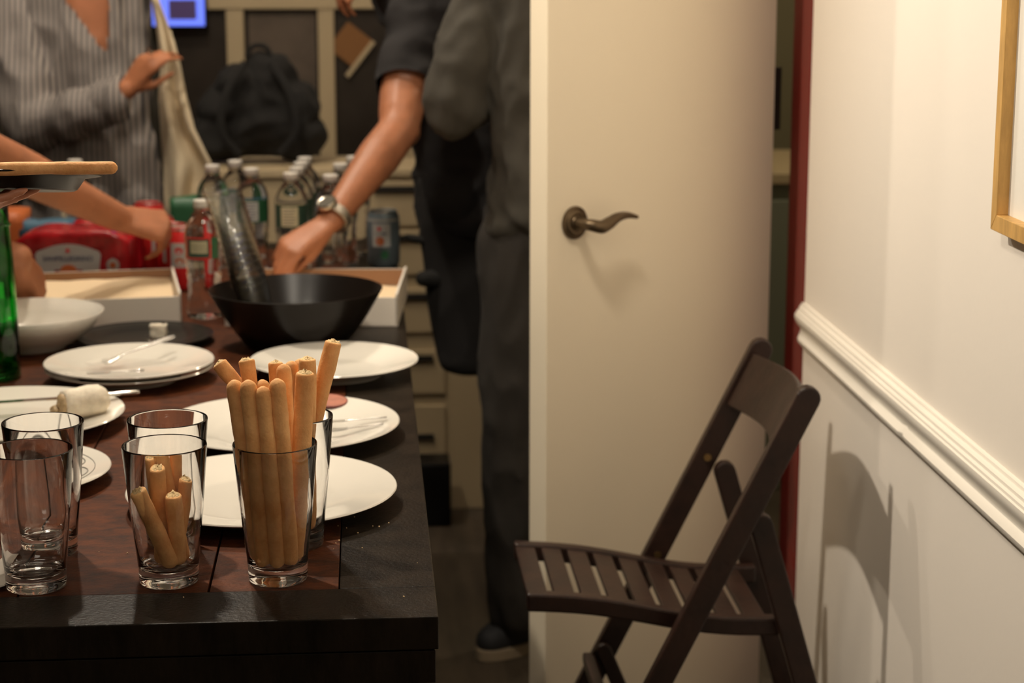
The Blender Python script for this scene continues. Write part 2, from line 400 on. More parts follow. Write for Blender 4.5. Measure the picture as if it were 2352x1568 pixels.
pts = spline([(0, -.006, 0), (0, -.026, .0), (.004, -.039, -.001), (.018, -.045, -.004), (.034, -.045, .000), (.055, -.044, .0075), (.078, -.043, .009), (.104, -.042, .0035)], 6)
n = len(pts)
tube(bm, pts, curved([.0105, .0095, .0105, .0115, .011, .0085, .0062, .0032], n), 14, flat=.95)
build('lever', bm, M['bronze'], hd, smooth=True)
# hinges
for zz in (W(1795, 235, y=3.36).z, .25, 1.87):
    bm = bmesh.new(); box(bm, (DW-.002, .004, zz-.055), (DW+.022, .036, zz+.055))
    lathe(bm, [(0, zz-.057), (.007, zz-.057), (.007, zz+.057), (0, zz+.057)], 12, Matrix.Translation((DW+.018, .03, 0)))
    build('hinge', bm, M['black_iron'], door)

# ---------------------------------------------------------------- picture on the right wall
e = empty('picture_frame', (XW, 1.75, 1.078), 'light oak picture frame with a pale mount on the white wall', 'picture')
y1 = 2.213-1.75; y0 = -.35; H = .75; t_ = .019; dp = .02
def frame_side(pts):
    bm = bmesh.new(); lo = [bm.verts.new((-dp, y, z)) for y, z in pts]; hi = [bm.verts.new((0, y, z)) for y, z in pts]
    bm.faces.new(lo); bm.faces.new(hi[::-1])
    for i in range(4): bm.faces.new((lo[i], hi[i], hi[(i+1) % 4], lo[(i+1) % 4]))
    build('frame_rail', bm, M['oak'], e, bevel=.0008)
frame_side([(y0, 0), (y1, 0), (y1-t_, t_), (y0+t_, t_)]); frame_side([(y1, 0), (y1, H), (y1-t_, H-t_), (y1-t_, t_)])
frame_side([(y1, H), (y0, H), (y0+t_, H-t_), (y1-t_, H-t_)]); frame_side([(y0, H), (y0, 0), (y0+t_, t_), (y0+t_, H-t_)])
bm = bmesh.new(); box(bm, (-.006, y0+t_, t_), (-.002, y1-t_, H-t_)); build('mount', bm, M['mat'], e)

# ---------------------------------------------------------------- folding chair
yn, yf = 2.66, 2.994
ch = empty('folding_chair', (.45, (yn+yf)/2, 0), 'dark stained wooden folding chair with slatted seat against the white wall', 'chair')
B = Vector(ch.location)
def cpart(name, bm, bevel=.003, smooth=False): return build(name, bm, M['chair'], ch, bevel=bevel) if not bevel else _cp(name, bm, bevel)
def _cp(name, bm, bevel):
    me = mesh_of(bm, B); o = link(name, me, M['chair'], ch, smooth=False)
    b = o.modifiers.new('bevel', 'BEVEL'); b.width = bevel; b.segments = 2; b.limit_method = 'ANGLE'; return o
sl = (.624-.415)/(.781-.351)
for y, s in ((yn, 1), (yf, -1)):
    bm = bmesh.new(); top = Vector((.619, y, .772)); foot = Vector((.624-sl*.781+.004, y, .016))
    rbar(bm, foot, top, .036, .021); p = cpart('back_post', bm)
    for zz in ((.60, .44) if y == yf else ()):
        q = Vector((.624-sl*(.781-zz), y, zz))
        b2 = bmesh.new(); lathe(b2, [(0, -.002), (.006, -.002), (.006, .0), (0, .001)], 12, Matrix.Translation(q-B+Vector((0, -.0115, 0))) @ Matrix.Rotation(-PI/2, 4, 'X')); build('bolt', b2, M['bolt'], p)
    bm = bmesh.new(); yy = y + s*.023; rbar(bm, (.727, yy, .018), (.562, yy, .580), .034, .020); cpart('rear_leg', bm)
# seat rails (curved), slats
def seat_z(t): return .4725 - .004*math.sin(t*PI) - .046*t + .006*math.sin(2*PI*t)
for y, s in ((yn, 1), (yf, -1)):
    bm = bmesh.new(); yy = y+s*.0475; pr = []
    for i in range(17):
        t = i/16; x = .225+t*.385; z = seat_z(t)+.006
        pr.append([bm.verts.new((x, yy-.011, z)), bm.verts.new((x, yy+.011, z)), bm.verts.new((x, yy+.011, z-.028)), bm.verts.new((x, yy-.011, z-.028))])
    for a, b in zip(pr, pr[1:]):
        for k in range(4): bm.faces.new((a[k], a[(k+1) % 4], b[(k+1) % 4], b[k]))
    bm.faces.new(pr[0]); bm.faces.new(pr[-1][::-1]); cpart('seat_rail', bm, .004)
for i in range(9):
    x0 = .226 + i*.0405; t0 = (x0-.225)/.385; t1 = (x0+.0305-.225)/.385
    bm = bmesh.new(); z0, z1 = seat_z(t0), seat_z(t1)
    v = box(bm, (x0, yn+.058, 0), (x0+.0305, yf-.058, .010))
    for q in v: q.co.z += (z0 if q.co.x < x0+.01 else z1)-.008
    cpart('seat_slat', bm, .0015)
# curved backrest board between the posts
bm = bmesh.new(); g = []
ax = Vector((sl, 0, 1)).normalized()
for j in range(2):
    row = []
    for i in range(21):
        t = i/20; y = lerp(yn+.010, yf-.010, t); bow = .028*math.sin(PI*t)
        p0 = Vector((.619-.003, y, .770)) - ax*(.006+.092*j) + Vector((bow, 0, 0)); row.append(p0)
    g.append(row)
sheet(bm, g, .010); cpart('backrest', bm, .002)
# spreaders between the legs
for a in ((.350, .262, 0), (.675, .20, .022), (.60, .725, -9)):
    if a[2] == -9: continue
    bm = bmesh.new(); rbar(bm, (a[0], yn+a[2], a[1]), (a[0], yf-a[2], a[1]), .022, .018, side=(1, 0, 0)) if a[2] == 0 else bar(bm, (a[0], yn+.033, a[1]), (a[0], yf-.033, a[1]), .03, .016, side=(1, 0, 0))
    cpart('stretcher', bm)
for y, s in ((yn, 1), (yf, -1)):
    bm = bmesh.new(); rbar(bm, (.372, y+s*.022, .285), (.47, y+s*.022, .05), .024, .012); cpart('brace', bm)

# ---------------------------------------------------------------- the table
XR = .066; YF = 1.852; YB = 4.30; XL = -1.02
tb = empty('dining_table', ((XR+XL)/2, (YF+YB)/2, 0), 'long dark wooden table with reddish planks set in a dark border', 'table'); B = Vector(tb.location)
def tpart(name, bm, mat, bevel=0):
    o = link(name, mesh_of(bm, B), mat, tb, smooth=False)
    if bevel:
        b = o.modifiers.new('bevel', 'BEVEL'); b.width = bevel; b.segments = 2; b.limit_method = 'ANGLE'
    return o
bw = .095; ix0, ix1, iy0, iy1 = XL+bw, XR-bw-.004, YF+.093, YB-.095
bm = bmesh.new(); x = ix1
edges = [ix1, -.168, -.362, -.56, -.76, ix0]
for a, b in zip(edges, edges[1:]):
    box(bm, (b+.0012, iy0+.0004, TZ-.034), (a-.0012, iy1, TZ-.0003))
tpart('plank_panel', bm, M['planks'], .0008)
for lo, hi in (((ix1, iy0, 0), (XR, iy1, 0)), ((XL, iy0, 0), (ix0, iy1, 0)), ((XL, YF, 0), (XR, iy0-.0003, 0)), ((XL, iy1+.0003, 0), (XR, YB, 0))):
    bm = bmesh.new(); box(bm, (lo[0], lo[1], TZ-.0345), (hi[0], hi[1], TZ)); tpart('border_board', bm, M['frame'], .0012)
bm = bmesh.new()
for lo, hi in (((XL+.003, YF+.003, 0), (XR-.003, YF+.028, 0)), ((XL+.003, YB-.028, 0), (XR-.003, YB-.003, 0)), ((XL+.003, YF+.0285, 0), (XL+.028, YB-.0285, 0)), ((XR-.028, YF+.0285, 0), (XR-.003, YB-.0285, 0))):
    box(bm, (lo[0], lo[1]+.0, TZ-.071), (hi[0], hi[1], TZ-.0365))
tpart('apron', bm, M['frame'], .001)
for x in (XL+.05, XR-.10):
    for y in (YF+.25, YB-.15):
        bm = bmesh.new(); box(bm, (x-.03, y-.03, 0), (x+.03, y+.03, TZ-.036)); tpart('leg', bm, M['frame'], .003)

# ---------------------------------------------------------------- pint glasses
def glass_meshes():
    bm = bmesh.new()
    lathe(bm, [(0, .0018), (.022, .0015), (.0285, 0), (.0305, .0015), (.0312, .006), (.0313, .0155), (.0325, .028), (.0385, .085), (.0438, .1465), (.0434, .148), (.0428, .148), (.0421, .1465),
               (.0369, .085), (.0309, .030), (.0285, .021), (.0235, .0165), (.010, .0150), (0, .0148)], 80)
    return mesh_of(bm)
gw = glass_meshes()
def glass(x, y, label):
    o = link('pint_glass', gw, M['glass'], None, (x, y, TZ+.0004)); tag(o, label, 'glass', 'pint glasses at the near end of the table')
    return Vector((x, y, TZ))
def gpx(px, py): p = W(px, py, z=TZ); return p.x, p.y
gE = glass(*gpx(639, 1330), 'clear pint glass at the front packed with tall whole breadsticks')
gF = glass(-.083, 2.098, 'clear pint glass with few breadsticks, half hidden behind the packed breadstick glass')
gC = glass(*gpx(389, 1335), 'clear pint glass with short broken breadstick pieces in it')
gD = glass(-.219, 2.094, 'empty clear pint glass behind the glass of broken breadsticks')
gA = glass(*gpx(84, 1347), 'empty clear pint glass at the front left corner of the picture')
gB = glass(-.352, 2.090, 'empty clear pint glass just behind the front left empty glass')

# ---------------------------------------------------------------- breadsticks
def stick(b, t, r, label, group, broken=False, seed=0, bend=.002):
    """from b (bottom) to t (top); broken tops show crumb"""
    b = Vector(b); t = Vector(t); L = (t-b).length; d = (t-b).normalized(); rnd = random.Random(seed)
    n = 26; ph = rnd.random()*9; cen = []; rad = []
    s = d.orthogonal().normalized()
    for i in range(n+1):
        u = i/n; p = b.lerp(t, u) + s*bend*math.sin(PI*u)*(1 if rnd.random() < 2 else 0)
        rr = r*(1+.07*noise.noise(Vector((ph, u*L*28, 0))))
        e0 = min(1, u*L/r); rr0 = rr*math.sqrt(max(.05, 1-(1-e0)**2)) if e0 < 1 else rr
        if not broken:
            e1 = min(1, (1-u)*L/(r*1.2)); rr0 = min(rr0, rr*math.sqrt(max(.03, 1-(1-e1)**2))) if e1 < 1 else rr0
        cen.append(p); rad.append(rr0)
    # denser ends
    base = cen[0].copy(); bm = bmesh.new()
    t2_ = d.cross(s); us = [0, .1, .25, .45, .7, 1.0]
    C2 = []; R2 = []
    for k in us: C2.append(b + d*(k*r)); R2.append(r*math.sqrt(max(.08, 1-(1-k)**2)))
    m = 20
    for i in range(1, m):
        u = i/m; zz = r + (L-2.1*r)*u; C2.append(b + d*zz + s*bend*math.sin(PI*u) + t2_*.0016*noise.noise(Vector((ph, zz*14, 4)))*math.sin(PI*u)); R2.append(r*(1+.14*noise.noise(Vector((ph, zz*24, 0)))+.06*noise.noise(Vector((ph, zz*80, 0)))))
    if broken: C2 += [t - d*r*.5, t - d*r*.18, t - d*r*.04, t]; R2 += [r, r*.99, r*.9, r*.82]
    else:
        for k in us[::-1]: C2.append(t - d*(k*r)); R2.append(r*math.sqrt(max(.08, 1-(1-k)**2)))
    tube(bm, C2, R2, 18)
    me = mesh_of(bm, base)
    o = link('breadstick', me, M['bread'], None, base)
    tag(o, label, 'breadstick', group)
    if broken:
        me.polygons[len(me.polygons)-1].use_smooth = False
        bm = bmesh.new(); t2 = d.cross(s); N = 14; rows = []
        for k in range(6):
            q = k/5; rows.append([(t + (s*math.cos(2*PI*i/N)+t2*math.sin(2*PI*i/N))*r*.84*q + d*(r*.16*(1-q*q) + (r*.45*noise.noise(Vector((ph+q*3, math.cos(2*PI*i/N)*2.2, math.sin(2*PI*i/N)*2.2))) if k < 5 else -r*.06))) for i in range(N+1)])
        sheet(bm, rows); bmesh.ops.remove_doubles(bm, verts=bm.verts, dist=1e-5)
        c = link('broken_end', mesh_of(bm, base), M['crumb'], o); c['label'] = 'rough pale broken end'
    return o
# each: name-giving label, bottom offset in the glass (m), top pixel, depth offset of the top, radius, broken
def fill(g, rows, group, seed):
    for i, (lab, bx, by, tx, ty, dy, r, br) in enumerate(rows):
        b = Vector((g.x+bx, g.y+by, TZ+.0175+(abs(bx)+abs(by))*.1)); t = W(tx, ty+4, y=g.y+dy); r *= 1.06
        if 'splayed furthest' in lab: b = W(572, 925, y=g.y+.012)
        stick(b, t, r, lab, group, br, seed+i, bend=.0012)
fill(gE, [
 ('leftmost whole breadstick in the front row of the packed glass', -.019, -.006, 537, 869, -.022, .0082, False),
 ('second whole breadstick from the left in the front row of the packed glass', -.013, -.0195, 569, 869, -.033, .0082, False),
 ('middle whole breadstick in the front row of the packed glass, lowest top', .001, -.0225, 603, 884, -.036, .0080, False),
 ('fourth whole breadstick in the front row of the packed glass, leaning right', .0135, -.0180, 636, 866, -.033, .0082, False),
 ('pale thick breadstick leaning right at the right side of the packed glass', .0175, -.003, 701, 852, -.013, .0092, True),
 ('broken breadstick splayed furthest left out of the packed glass', -.012, .009, 503, 830, .020, .0078, True),
 ('broken breadstick rising behind the front left ones in the packed glass', -.001, -.006, 566, 822, .018, .0080, True),
 ('breadstick with rounded tip peeking between two front ones in the packed glass', -.003, .008, 602, 868, .004, .0072, False),
 ('broken breadstick in the middle back of the packed glass, pale open end', .006, .013, 633, 828, .030, .0074, True),
 ('slim breadstick with rounded tip right of the pale open end in the packed glass', .014, .008, 651, 832, .016, .0075, False),
], 'breadsticks standing in the packed glass', 10)
fill(gF, [
 ('tallest breadstick, leaning right out of the half hidden glass', -.010, .004, 766, 781, .012, .0088, True),
 ('orange breadstick in the half hidden glass, rounded slim tip', -.016, -.006, 670, 825, -.006, .0072, False),
 ('breadstick in the half hidden glass, crusty hollow end', .013, -.016, 706, 820, -.018, .0088, True),
 ('dark orange breadstick just left of the hollow ended one in the half hidden glass', -.004, .014, 690, 820, .016, .0070, False),
], 'breadsticks standing in the half hidden glass', 40)
fill(gC, [
 ('thick broken breadstick leaning left at the front of the short pieces', .006, -.018, 316, 1124, -.028, .0082, True),
 ('short breadstick curving right at the front of the short pieces', .011, -.010, 398, 1135, -.018, .0084, True),
 ('upright broken breadstick in the middle of the short pieces', -.006, -.002, 361, 1084, -.004, .0080, True),
 ('broken breadstick tilted left behind the upright one of the short pieces', -.004, .014, 345, 1070, .012, .0074, True),
 ('tallest broken breadstick of the short pieces, leaning left', .017, .004, 364, 1046, .014, .0075, True),
 ('breadstick with rounded tip leaning right among the short pieces', -.002, .020, 411, 1046, .028, .0072, False),
 ('shortest broken breadstick leaning far right among the short pieces', .004, .008, 430, 1108, .012, .0070, True),
], 'broken breadsticks in the short glass', 60)

# ---------------------------------------------------------------- plates
def plate(px, py, r, label, h=.022, name='plate', z0=TZ, rimline=False, seed=0, wide=.3, tilt=(0, 0), mat='china', dx=0, dy=0):
    p = W(px, py, z=z0+h); bm = bmesh.new(); f = r*.58; w_ = r*(1-wide)
    lathe(bm, [(0, .0035), (f-.006, .0030), (f-.004, .0), (f, .0), (f+.003, .004), (w_, .010), (r*.86, h*.62), (r*.97, h-.004), (r, h-.0012), (r-.001, h), (r*.95, h-.001), (r*.86, h*.62+.004), (w_, .0135), (f+.001, .0082), (f*.9, .0070), (0, .0065)], 96)
    o = link(name, mesh_of(bm), M[mat], None, (p.x+dx, p.y+dy, z0+.0003)); o.rotation_euler = (tilt[0], tilt[1], 0)
    sharp(o.data, 50); tag(o, label, 'plate', 'round white plates on the table' if mat == 'china' else None)
    return o
P1 = plate(602, 1117, .160, 'large white plate nearest the breadstick glasses, reaching the table edge')
P2 = plate(647, 966, .159, 'large white plate holding a salami slice and a clear knife')
P3 = plate(767, 823, .130, 'white plate with a raised rim beside the black bowl', h=.025)
for rr in (.098,):
    bm = bmesh.new(); lathe(bm, [(rr, .0145), (rr+.0007, .0150), (rr+.0014, .0152)], 96); o = link('rim_line', mesh_of(bm), M['china_line'], P3)
P4b = plate(297, 846, .127, 'lower white plate of the stacked pair', h=.022)
P4 = plate(297, 826, .128, 'upper white plate of the stacked pair, with clear cutlery on it', h=.022, z0=P4b.location.z+.008)
P4b.location.x, P4b.location.y = P4.location.x, P4.location.y
P5 = plate(20, 945, .157, 'large white plate at the left with a cheese log and steel knife')
P6 = plate(6, 1075, .132, 'white plate with thin looping line pattern behind the left glasses', h=.018)
# line pattern of the left plate
bm = bmesh.new()
def prz(r_, R=.132, h=.018):      # height of the plate's upper surface
    k = [(0, .0065), (.53, .0070), (.58, .0082), (.7, .0135), (.86, h*.62+.004), (.95, h-.001), (1, h)]
    q = r_/R
    for (a, za), (b, zb) in zip(k, k[1:]):
        if q <= b: return lerp(za, zb, (q-a)/(b-a))
    return h
for cx, cr, a0, a1 in ((-.9, .026, 20, 330), (-.2, .030, -120, 170), (.5, .026, 10, 330)):
    pts = []
    for i in range(41):
        a = math.radians(lerp(a0, a1, i/40)); rad = .088+cr*.62*math.sin(a); an = cx+cr*16*math.cos(a)*.7
        pts.append((rad*math.cos(an), rad*math.sin(an), prz(rad)+.0006))
    tube(bm, pts, .0007, 5)
pts = [(.112*math.cos(a*.1), .112*math.sin(a*.1), prz(.112)+.0004) for a in range(64)]; tube(bm, pts, .0005, 5)
build('line_pattern', bm, M['china_line'], P6, smooth=True)
# black plastic plate behind the stack, with a clear fork and a cheese cube
BP = plate(330, 768, .115, 'flat black plastic plate behind the stacked white plates', h=.014, mat='black_plastic', wide=.2, dy=.004)
# ---------------------------------------------------------------- cheese, knife, salami, crumbs
def on(px, py, z): return W(px, py, z=z)
p = on(205, 960, TZ+.010); base = Vector((p.x, p.y, TZ+.0135))
ch_ = empty('cheese_log', base, 'end of a white rinded cheese log on the left plate', 'cheese'); ch_.rotation_euler.z = math.radians(28)
def blob(prof, seg, amp, sc, cx=0, xs=1):
    bm = bmesh.new(); rings = []
    for x, r in prof:
        rings.append([bm.verts.new((x, r*math.cos(2*PI*i/seg)*.95, max(0, .0205+r*math.sin(2*PI*i/seg)*(1.0)))) for i in range(seg)])
    for a, b in zip(rings, rings[1:]):
        for i in range(seg): bm.faces.new((a[i], a[(i+1) % seg], b[(i+1) % seg], b[i]))
    bm.faces.new(rings[0][::-1]); bm.faces.new(rings[-1])
    for v in bm.verts:
        v.co += v.co.normalized()*amp*noise.noise(v.co*sc)
    return bm
build('rind', blob([(-.036, .0185), (-.030, .0205), (-.015, .0215), (0, .022), (.014, .0215), (.022, .018), (.027, .011), (.029, .004)], 32, .003, 90), M['brie'], ch_, smooth=True, autosmooth=False)
bm = bmesh.new(); bmesh.ops.create_icosphere(bm, subdivisions=4, radius=1, matrix=Matrix.Translation((-.037, 0, .0195)) @ Matrix.Diagonal((.006, .0165, .0165, 1)))
for v in bm.verts: v.co += Vector((1, .3, .2))*.0035*noise.noise(v.co*160)
pc = build('paste', bm, M['paste'], ch_, smooth=True, autosmooth=False); pc['label'] = 'tan crumbly cut face'
bm = bmesh.new(); bmesh.ops.create_icosphere(bm, subdivisions=4, radius=1, matrix=Matrix.Diagonal((.020, .012, .012, 1)))
for v in bm.verts: v.co += v.co.normalized()*.006*noise.noise(v.co*110)
p = on(150, 962, TZ+.012); tag(build('cheese_crumb', bm, M['paste'], None, (p.x, p.y, TZ+.022), smooth=True, autosmooth=False), 'tan crumbly piece of cheese fallen beside the cheese log', 'cheese')
a = on(320, 900, TZ+.030); b = on(-60, 926, TZ+.027); base = a.lerp(b, .5)
kn = empty('table_knife', base, 'long steel table knife lying across the left plate', 'knife')
d = (b-a).normalized(); s = d.cross(Vector((0, 0, 1))).normalized()
bm = bmesh.new(); L = (b-a).length
tube(bm, [a + d*(L*k) - base for k in (0, .02, .1, .25, .33, .36)], [.0045, .0058, .0056, .0042, .0035, .0040], 12, flat=.6, up=(0, 0, 1)); build('handle', bm, M['steel'], kn, smooth=True)
bm = bmesh.new(); prof = [(.345, .004), (.40, .0075), (.6, .0095), (.85, .0090), (.97, .004)]
lo = [a + d*(L*k) - s*w2 - base for k, w2 in prof]; hi = [a + d*(L*k) + s*w2*.6 - base for k, w2 in prof]
sheet(bm, [lo, hi], .0012); build('blade', bm, M['steel'], kn)
# salami slice on plate 2
p = on(757, 921, TZ+.020); base = Vector((p.x, p.y, TZ+.0195))
sm = empty('salami_slice', base, 'round pink salami slice on the far part of the white plate', 'meat'); sm.rotation_euler = (.13, .04, 0)
bm = bmesh.new(); lathe(bm, [(0, 0), (.0245, 0), (.0245, .0022), (0, .0022)], 40); build('slice', bm, M['salami'], sm, smooth=True)
bm = bmesh.new(); lathe(bm, [(.0242, -.0002), (.0256, 0), (.0256, .0024), (.0242, .0027)], 40, close=True); build('skin', bm, M['salami_rim'], sm, smooth=True)
def clear_tool(name, a, b, label, w0=.004, fork=False, cat=None):
    a = Vector(a); b = Vector(b); base = a.lerp(b, .5); d = (b-a).normalized(); L = (b-a).length; s = d.cross(Vector((0, 0, 1))).normalized()
    e = empty(name, base, label, cat or name.split('_')[-1])
    bm = bmesh.new(); tube(bm, [a + d*(L*k)-base for k in (0, .05, .3, .6)], [w0*.8, w0*1.2, w0, w0*.7], 8, flat=.45, up=(0, 0, 1)); build('handle', bm, M['tool'], e, smooth=True)
    bm = bmesh.new()
    if fork:
        tube(bm, [a + d*(L*k)+Vector((0, 0, -.003*math.sin((k-.6)/.4*PI)))-base for k in (.58, .66, .74, .8)], [w0*.8, w0*1.6, w0*2.4, w0*2.4], 8, flat=.25, up=(0, 0, 1))
        for q in (-1.5, -.5, .5, 1.5):
            tube(bm, [a + d*(L*k) + s*(q*w0*1.1) + Vector((0, 0, (k-.78)*.02)) - base for k in (.78, .9, 1.0)], [.0012, .0011, .0007], 6)
        build('tines', bm, M['tool'], e, smooth=True)
    else:
        pr = [(.58, w0*.7), (.66, w0*1.5), (.9, w0*1.6), (1, w0*.6)]
        sheet(bm, [[a + d*(L*k) - s*q - base for k, q in pr], [a + d*(L*k) + s*q*.5 - base for k, q in pr]], .0012); build('blade', bm, M['tool'], e)
    return e
clear_tool('plastic_knife', on(888, 957, TZ+.024), on(735, 968, TZ+.016), 'clear plastic knife lying on the salami plate')
clear_tool('plastic_knife', on(880, 972, TZ+.022), on(740, 990, TZ+.015), 'second clear plastic knife, nearer the rim of the salami plate')
zt = P4.location.z
clear_tool('plastic_fork', on(400, 772, zt+.042), on(200, 842, zt+.014), 'clear plastic fork lying diagonally across the upper stacked plate', .005, True)
clear_tool('plastic_spoon', on(330, 850, zt+.018), on(200, 856, zt+.014), 'clear plastic spoon near the front rim of the upper stacked plate', .005)
clear_tool('plastic_fork', on(400, 772, TZ+.03), on(330, 782, TZ+.028), 'short clear plastic fork poking out at the black plate', .003, True)
p = on(365, 776, TZ+.015); bm = bmesh.new(); box(bm, (-.013, -.011, 0), (.013, .011, .021)); bmesh.ops.subdivide_edges(bm, edges=bm.edges, cuts=4, use_grid_fill=True)
for v in bm.verts: v.co += v.co.normalized()*.0035*noise.noise(v.co*120)
tag(build('cheese_cube', bm, M['brie'], None, (p.x, p.y, TZ+.0163), smooth=True, autosmooth=False), 'pale cheese cube on the black plate behind the stacked plates', 'cheese')
# crumbs on the table
random.seed(5)
for i in range(26):
    px, py = (random.gauss(800, 28), random.gauss(1215, 28)) if i < 12 else (random.uniform(200, 960), random.uniform(1090, 1380))
    p = on(px, py, TZ); bm = bmesh.new(); bmesh.ops.create_icosphere(bm, subdivisions=1, radius=random.uniform(.0005, .0011))
    for v in bm.verts: v.co.x *= random.uniform(.7, 1.5)
    tag(build('bread_crumb', bm, M['crumbs'], None, (p.x, p.y, TZ+.0006)), 'tiny pale bread crumb scattered on the dark table top', 'crumb', 'crumbs scattered on the table')
# napkin
p = on(-10, 1338, TZ); bm = bmesh.new(); g = []
for i in range(13):
    g.append([Vector((-.05+.1*i/12, -.04+.08*j/12, .004+.010*abs(noise.noise(Vector((i*.45, j*.4, 2))))+.0)) for j in range(13)])
sheet(bm, g, .0015); tag(build('paper_napkin', bm, M['napkin'], None, (p.x-.034, p.y+.004, TZ+.002), smooth=True), 'crumpled white paper napkin at the left edge beside the front glass', 'napkin')

# ---------------------------------------------------------------- bowls
p = W(62, 718, z=TZ+.058); bm = bmesh.new()
lathe(bm, [(0, .004), (.055, .004), (.057, 0), (.062, 0), (.064, .004), (.088, .018), (.108, .036), (.124, .060), (.1225, .0605), (.105, .039), (.085, .022), (.06, .010), (0, .008)], 80)
o = link('white_bowl', mesh_of(bm), M['china'], None, (p.x, p.y, TZ+.0003)); tag(o, 'shallow white china bowl between the green glass and the white card boxes', 'bowl')
pb = W(679, 665, z=TZ+.094); bm = bmesh.new()
lathe(bm, [(0, 0), (.072, 0), (.082, .004), (.100, .026), (.120, .056), (.136, .084), (.1425, .096), (.1405, .0965), (.134, .086), (.117, .058), (.096, .028), (.078, .009), (0, .007)], 96)
o = link('black_bowl', mesh_of(bm), M['black_bowl'], None, (pb.x, pb.y, TZ+.0003)); sharp(o.data, 50); tag(o, 'wide flared black bowl in the middle of the table', 'bowl'); blackbowl = o
# stack of clear cups leaning in the bowl
cb = Vector((pb.x-.055, pb.y+.012, TZ+.025)); ct = W(510, 432, y=pb.y-.02); d = (ct-cb).normalized()
q = d.to_track_quat('Z', 'Y').to_matrix().to_4x4()
L = (ct-cb).length; N = 14; step = (L-.085)/(N-1)
bm = bmesh.new(); lathe(bm, [(0, .0012), (.020, .001), (.021, 0), (.0225, .001), (.0300, .084), (.0312, .085), (.0312, .088), (.0298, .088), (.0293, .086), (.0218, .0022), (0, .002)], 32); cupm = mesh_of(bm)
for i in range(N):
    m = q.copy(); m.translation = cb + d*(step*i)
    o = link('plastic_cup', cupm, M['cup'], None); o.matrix_world = m
    tag(o, 'clear plastic cup nested in the tall stack leaning in the black bowl', 'cup', 'clear cups nested in the leaning stack')
# ---------------------------------------------------------------- green glass at the left
p = W(-14, 868, z=TZ); bm = bmesh.new(); R0 = .041
lathe(bm, [(0, .001), (R0-.004, 0), (R0, .003), (R0, .012), (R0-.0005, .10), (R0-.003, .19), (R0-.006, .235), (R0-.0065, .262), (R0-.0085, .264), (R0-.0095, .262), (R0-.009, .235), (R0-.006, .19), (R0-.0035, .10), (R0-.004, .02), (R0-.012, .012), (0, .011)], 56)
gv = link('green_glass_vessel', mesh_of(bm), M['green_glass'], None, (p.x, p.y, TZ+.0004)); tag(gv, 'tall straight green glass vessel cut by the left edge, behind the cheese plate', 'bottle')
bm = bmesh.new(); lathe(bm, [(R0-.0040, .2345), (R0-.0032, .236), (R0-.0040, .2375)], 48, close=True); build('moulded_ring', bm, M['green_glass'], gv, smooth=True)

# ---------------------------------------------------------------- pastry boxes
def tray(loc, rz, W_, D_, H_, label, group):
    e = empty('card_box', loc, label, 'box', group, rz); t = .0022
    bm = bmesh.new(); box(bm, (-W_/2, -D_/2, 0), (W_/2, D_/2, t)); build('base', bm, M['card_white'], e)
    for nm, lo, hi in (('front_wall', (-W_/2, -D_/2, 0), (W_/2, -D_/2+t, H_*.96)), ('back_wall', (-W_/2, D_/2-t, 0), (W_/2, D_/2, H_)),
                       ('side_wall', (-W_/2, -D_/2, 0), (-W_/2+t*2, D_/2, H_+.004)), ('side_wall', (W_/2-t*2, -D_/2, 0), (W_/2, D_/2, H_+.004))):
        bm = bmesh.new(); box(bm, lo, hi); build(nm, bm, M['card_white'], e, bevel=.0006)
    bm = bmesh.new(); box(bm, (-W_/2+.005, D_/2-.0042, .0225), (W_/2-.005, D_/2-.0024, H_-.001)); c = build('back_lining', bm, M['card_brown'], e); c['label'] = 'brown inside of the back wall'
    bm = bmesh.new(); g = [[Vector((lerp(-W_/2+.006, W_/2-.006, i/14), lerp(-D_/2+.004, D_/2-.006, j/12), .018+(.020 if label.startswith('left') else .004)*(j/12)**2+.003*noise.noise(Vector((i*.4, j*.4, 1))))) for j in range(13)] for i in range(15)]
    sheet(bm, g, .001); build('parchment_sheet', bm, M['paper'], e, smooth=True)
    return e
a = W(936, 748, z=TZ); bx = tray((a.x-.155, a.y+.148, TZ+.0006), math.radians(-4.5), .30, .285, .053, 'right hand open white card box lined with parchment, behind the black bowl', 'open white card boxes')
a = W(386, 750, z=TZ); bx2 = tray((a.x-.165, a.y+.128, TZ+.0006), math.radians(8), .34, .285, .053, 'left hand open white card box lined with parchment, behind the white bowl', 'open white card boxes')

